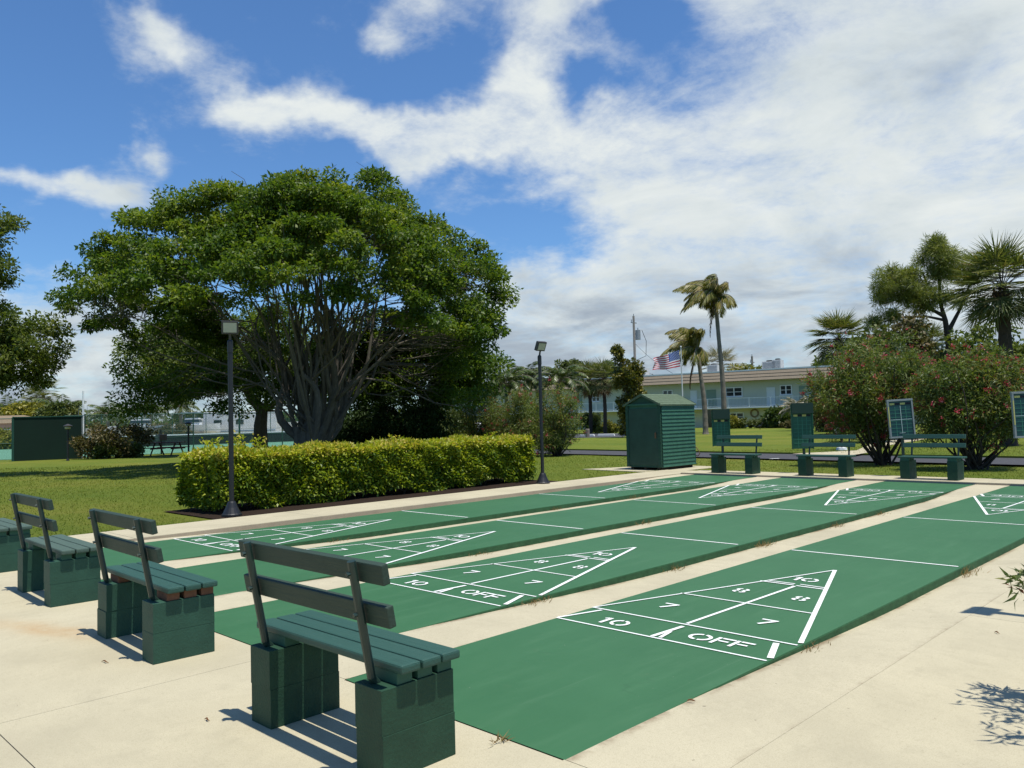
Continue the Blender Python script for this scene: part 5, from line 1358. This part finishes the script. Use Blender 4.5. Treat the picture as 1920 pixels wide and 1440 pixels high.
# parking stops, post, sapling, little bird
for (u0, u1, d, lab) in ((1118, 1150, 66.5, 'white concrete wheel stop nearest the wooden post'), (1162, 1178, 65.5, 'white concrete wheel stop at the foot of the magnolia'), (1085, 1112, 67, 'white concrete wheel stop behind the oleander edge')):
    a, c = at(u0, d), at(u1, d - .6); L = float(np.linalg.norm(c - a)); b = MB(); b.box((0, 0, .09), (L, .2, .18), 0, None, .92)
    o = b.build('wheel_stop', MAT['white trim'], bevel=.02); m = (a + c) / 2; o.location = m; o.rotation_euler = (0, 0, math.atan2(c[1] - a[1], c[0] - a[0])); tag(o, lab, 'wheel stop', 'white wheel stops of the car park')
b = MB(); b.lathe([(.17, 0), (.17, .62), (.15, .66)], 12); o = b.build('wooden_bollard', MAT['utility wood']); o.location = at(1099, 64); tag(o, 'short grey wooden bollard standing by the car park edge', 'bollard')
t = empty('sapling', at(1573, 33), 'thin young sapling with a pale guard at its foot', 'tree')
b = MB(); b.tube([(0, 0, 0), (.02, 0, .8), (-.03, 0, 1.7), (-.02, 0, 2.3)], [.06, .05, .045, .03], 7); b.build('trunk', MAT['bark dark'], t)
b = MB(); b.lathe([(.22, 0), (.20, .10), (.08, .12)], 10); b.build('root_guard', MAT['white trim'], t)
C = rng.normal(size=(14, 3)) * np.array([.55, .55, .35]) + np.array([0, 0, 2.4]); P, D, N, L = clump_leaves(C, .3, 60, .12); leaf_mesh('crown', P, D, N, L, L * .4, MAT['brown bush leaf'], t)
t = empty('bird', at(1422, 76), 'small dark bird standing on the lawn before the apartments', 'bird')
b = MB(); b.tube([(-.28, 0, .26), (-.15, 0, .30), (0, 0, .33), (.12, 0, .36), (.18, 0, .46), (.20, 0, .58), (.25, 0, .62), (.36, 0, .60)], [.02, .07, .11, .09, .05, .045, .05, .008], 8)
for s in (-1, 1): b.tube([(0, s * .04, .27), (.01, s * .04, .14), (0, s * .04, 0)], [.02, .012, .012], 5)
b.build('body', MAT['black metal'], t)

# ------------------------------------------------------------------ small things on the ground
def weed(x, y, z, n, h, label, spread=.10):
    P = np.stack([rng.normal(size=n) * spread * .5, rng.normal(size=n) * spread, np.zeros(n)], 1); D = unit(rng.normal(size=(n, 3)) * np.array([.7, .7, .2]) + np.array([.1, 0, .8]))
    o = leaf_mesh('weed_tuft', P, D, unit(rng.normal(size=(n, 3))), h * (1 + .35 * rng.normal(size=n)).clip(.3, 1.8), .006, MAT['dry grass'], None, None, .05, .3)
    o.location = (x, y, z); tag(o, label, 'weed', 'dry weeds along the court edges')
WE = [(0, 2.55, 30, .05, 'reddish dry weed where the OFF line meets the nearest court edge'), (0, 6.1, 70, .09, 'dry brown weed at the end of the nearest court dead line'), (1, 6.6, 80, .09, 'largest dry weed clump, beside the second court dead line'), (1, 4.6, 60, .06, 'dry weed along the second court edge below its triangle apex'),
      (1, 2.4, 60, .06, 'dry grass tuft at the second court triangle corner'), (1, 8.8, 60, .07, 'dry weed halfway along the second court edge'), (1, 10.5, 50, .07, 'dry weed by the second court far dead line'), (2, 7.5, 50, .07, 'dry weed midway along the third court edge'), (2, 4.0, 40, .05, 'small dry weed along the third court near triangle'),
      (3, 8.2, 50, .07, 'dry weed midway along the court beside the hedge path'), (3, 10.6, 50, .09, 'dry weed far along the court beside the hedge path'), (3, 3.5, 40, .05, 'small dry weed near the hedge path court triangle')]
for k, y, n, h, lab in WE: weed(-k * PITCH + CW + .04, y, gutter_z(y) + .002, n, h, lab)
weed(1.45, -.07, .004, 26, .05, 'small yellow weed at the near corner of the closest court', .025)
def fallen_leaf(x, y, z, rz, L, label):
    b = MB(); b.tube([(-L / 2, 0, .006), (-L / 4, .006, .012), (0, 0, .015), (L / 4, -.006, .012), (L / 2, 0, .005)], [.001, .004, .005, .004, .001], 6)
    o = b.build('fallen_leaf', MAT['dead leaf']); o.location = (x, y, z); o.rotation_euler = (0, 0, rz); tag(o, label, 'leaf', 'curled dead leaves on the concrete')
fallen_leaf(-1.60, -.91, 0, R(20), .075, 'curled dead leaf on the deck in front of the brick shimmed bench')
fallen_leaf(.02, -.93, 0, R(10), .05, 'curled dead leaf lying behind the nearest bench')
fallen_leaf(1.86, 1.02, 0, R(50), .05, 'curled dead leaf on the apron edge of the nearest court')
fallen_leaf(2.75, 3.6, 0, R(-20), .04, 'tiny dead leaf on the apron near the lamp shadow')

# mown grass blades over the visible lawns
def grass():
    n = 150000
    d = 9.5 + 26 * rng.random(n) ** 1.5; u = rng.uniform(-60, 1980, n)
    P = np.array([CAM[0] + d * -.70140 + (u - 960) / 1515.6 * d * .71277, CAM[1] + d * .71277 + (u - 960) / 1515.6 * d * .70140]).T
    x, y = P[:, 0], P[:, 1]
    ok = ((x < -8.98) | (y > 16.97)) & ~((x > -11.5) & (x < -8.9) & (y > 3.2) & (y < 12.5)) & ((y < 21.62 - .108 * x) | (y > 26.85 - .074 * x)) & ~((x > -11) & (x < -8.3) & (y > 16.4) & (y < 18.9)) & ~((x > -14.3) & (y < -1.25))
    P = P[ok]
    # thicker along the edges of the paving
    e = [np.stack([np.full(5000, -9.0) - np.abs(rng.normal(size=5000)) * .05, rng.uniform(-1.3, 3.1, 5000)], 1), np.stack([rng.uniform(-8, 3, 9000), 16.98 + np.abs(rng.normal(size=9000)) * .06], 1), np.stack([np.full(3000, -9.0) - np.abs(rng.normal(size=3000)) * .05, rng.uniform(12.2, 16.9, 3000)], 1)]
    P = np.concatenate([P] + e); m = len(P); z = np.full(m, -.012)
    P3 = np.concatenate([P, z[:, None]], 1); D = unit(rng.normal(size=(m, 3)) * np.array([.55, .55, .1]) + np.array([0, 0, 1.0]))
    patch = .5 + .5 * np.sin(P[:, 0] * .9 + np.sin(P[:, 1] * .7) * 2) * np.sin(P[:, 1] * .8)
    dist = np.hypot(P[:, 0] - CAM[0], P[:, 1] - CAM[1])
    o = leaf_mesh('grass', P3, D, unit(rng.normal(size=(m, 3))), (.026 + dist * .0004) * (1 + .4 * rng.normal(size=m)).clip(.3, 1.9), .004 + dist * .0005, MAT['grass blade'], None, (.7 * rng.random(m) + .3 * patch).clip(0, 1), .05, .3)
    tag(o, 'short mown grass growing over the lawn', 'grass', kind='stuff')
grass()
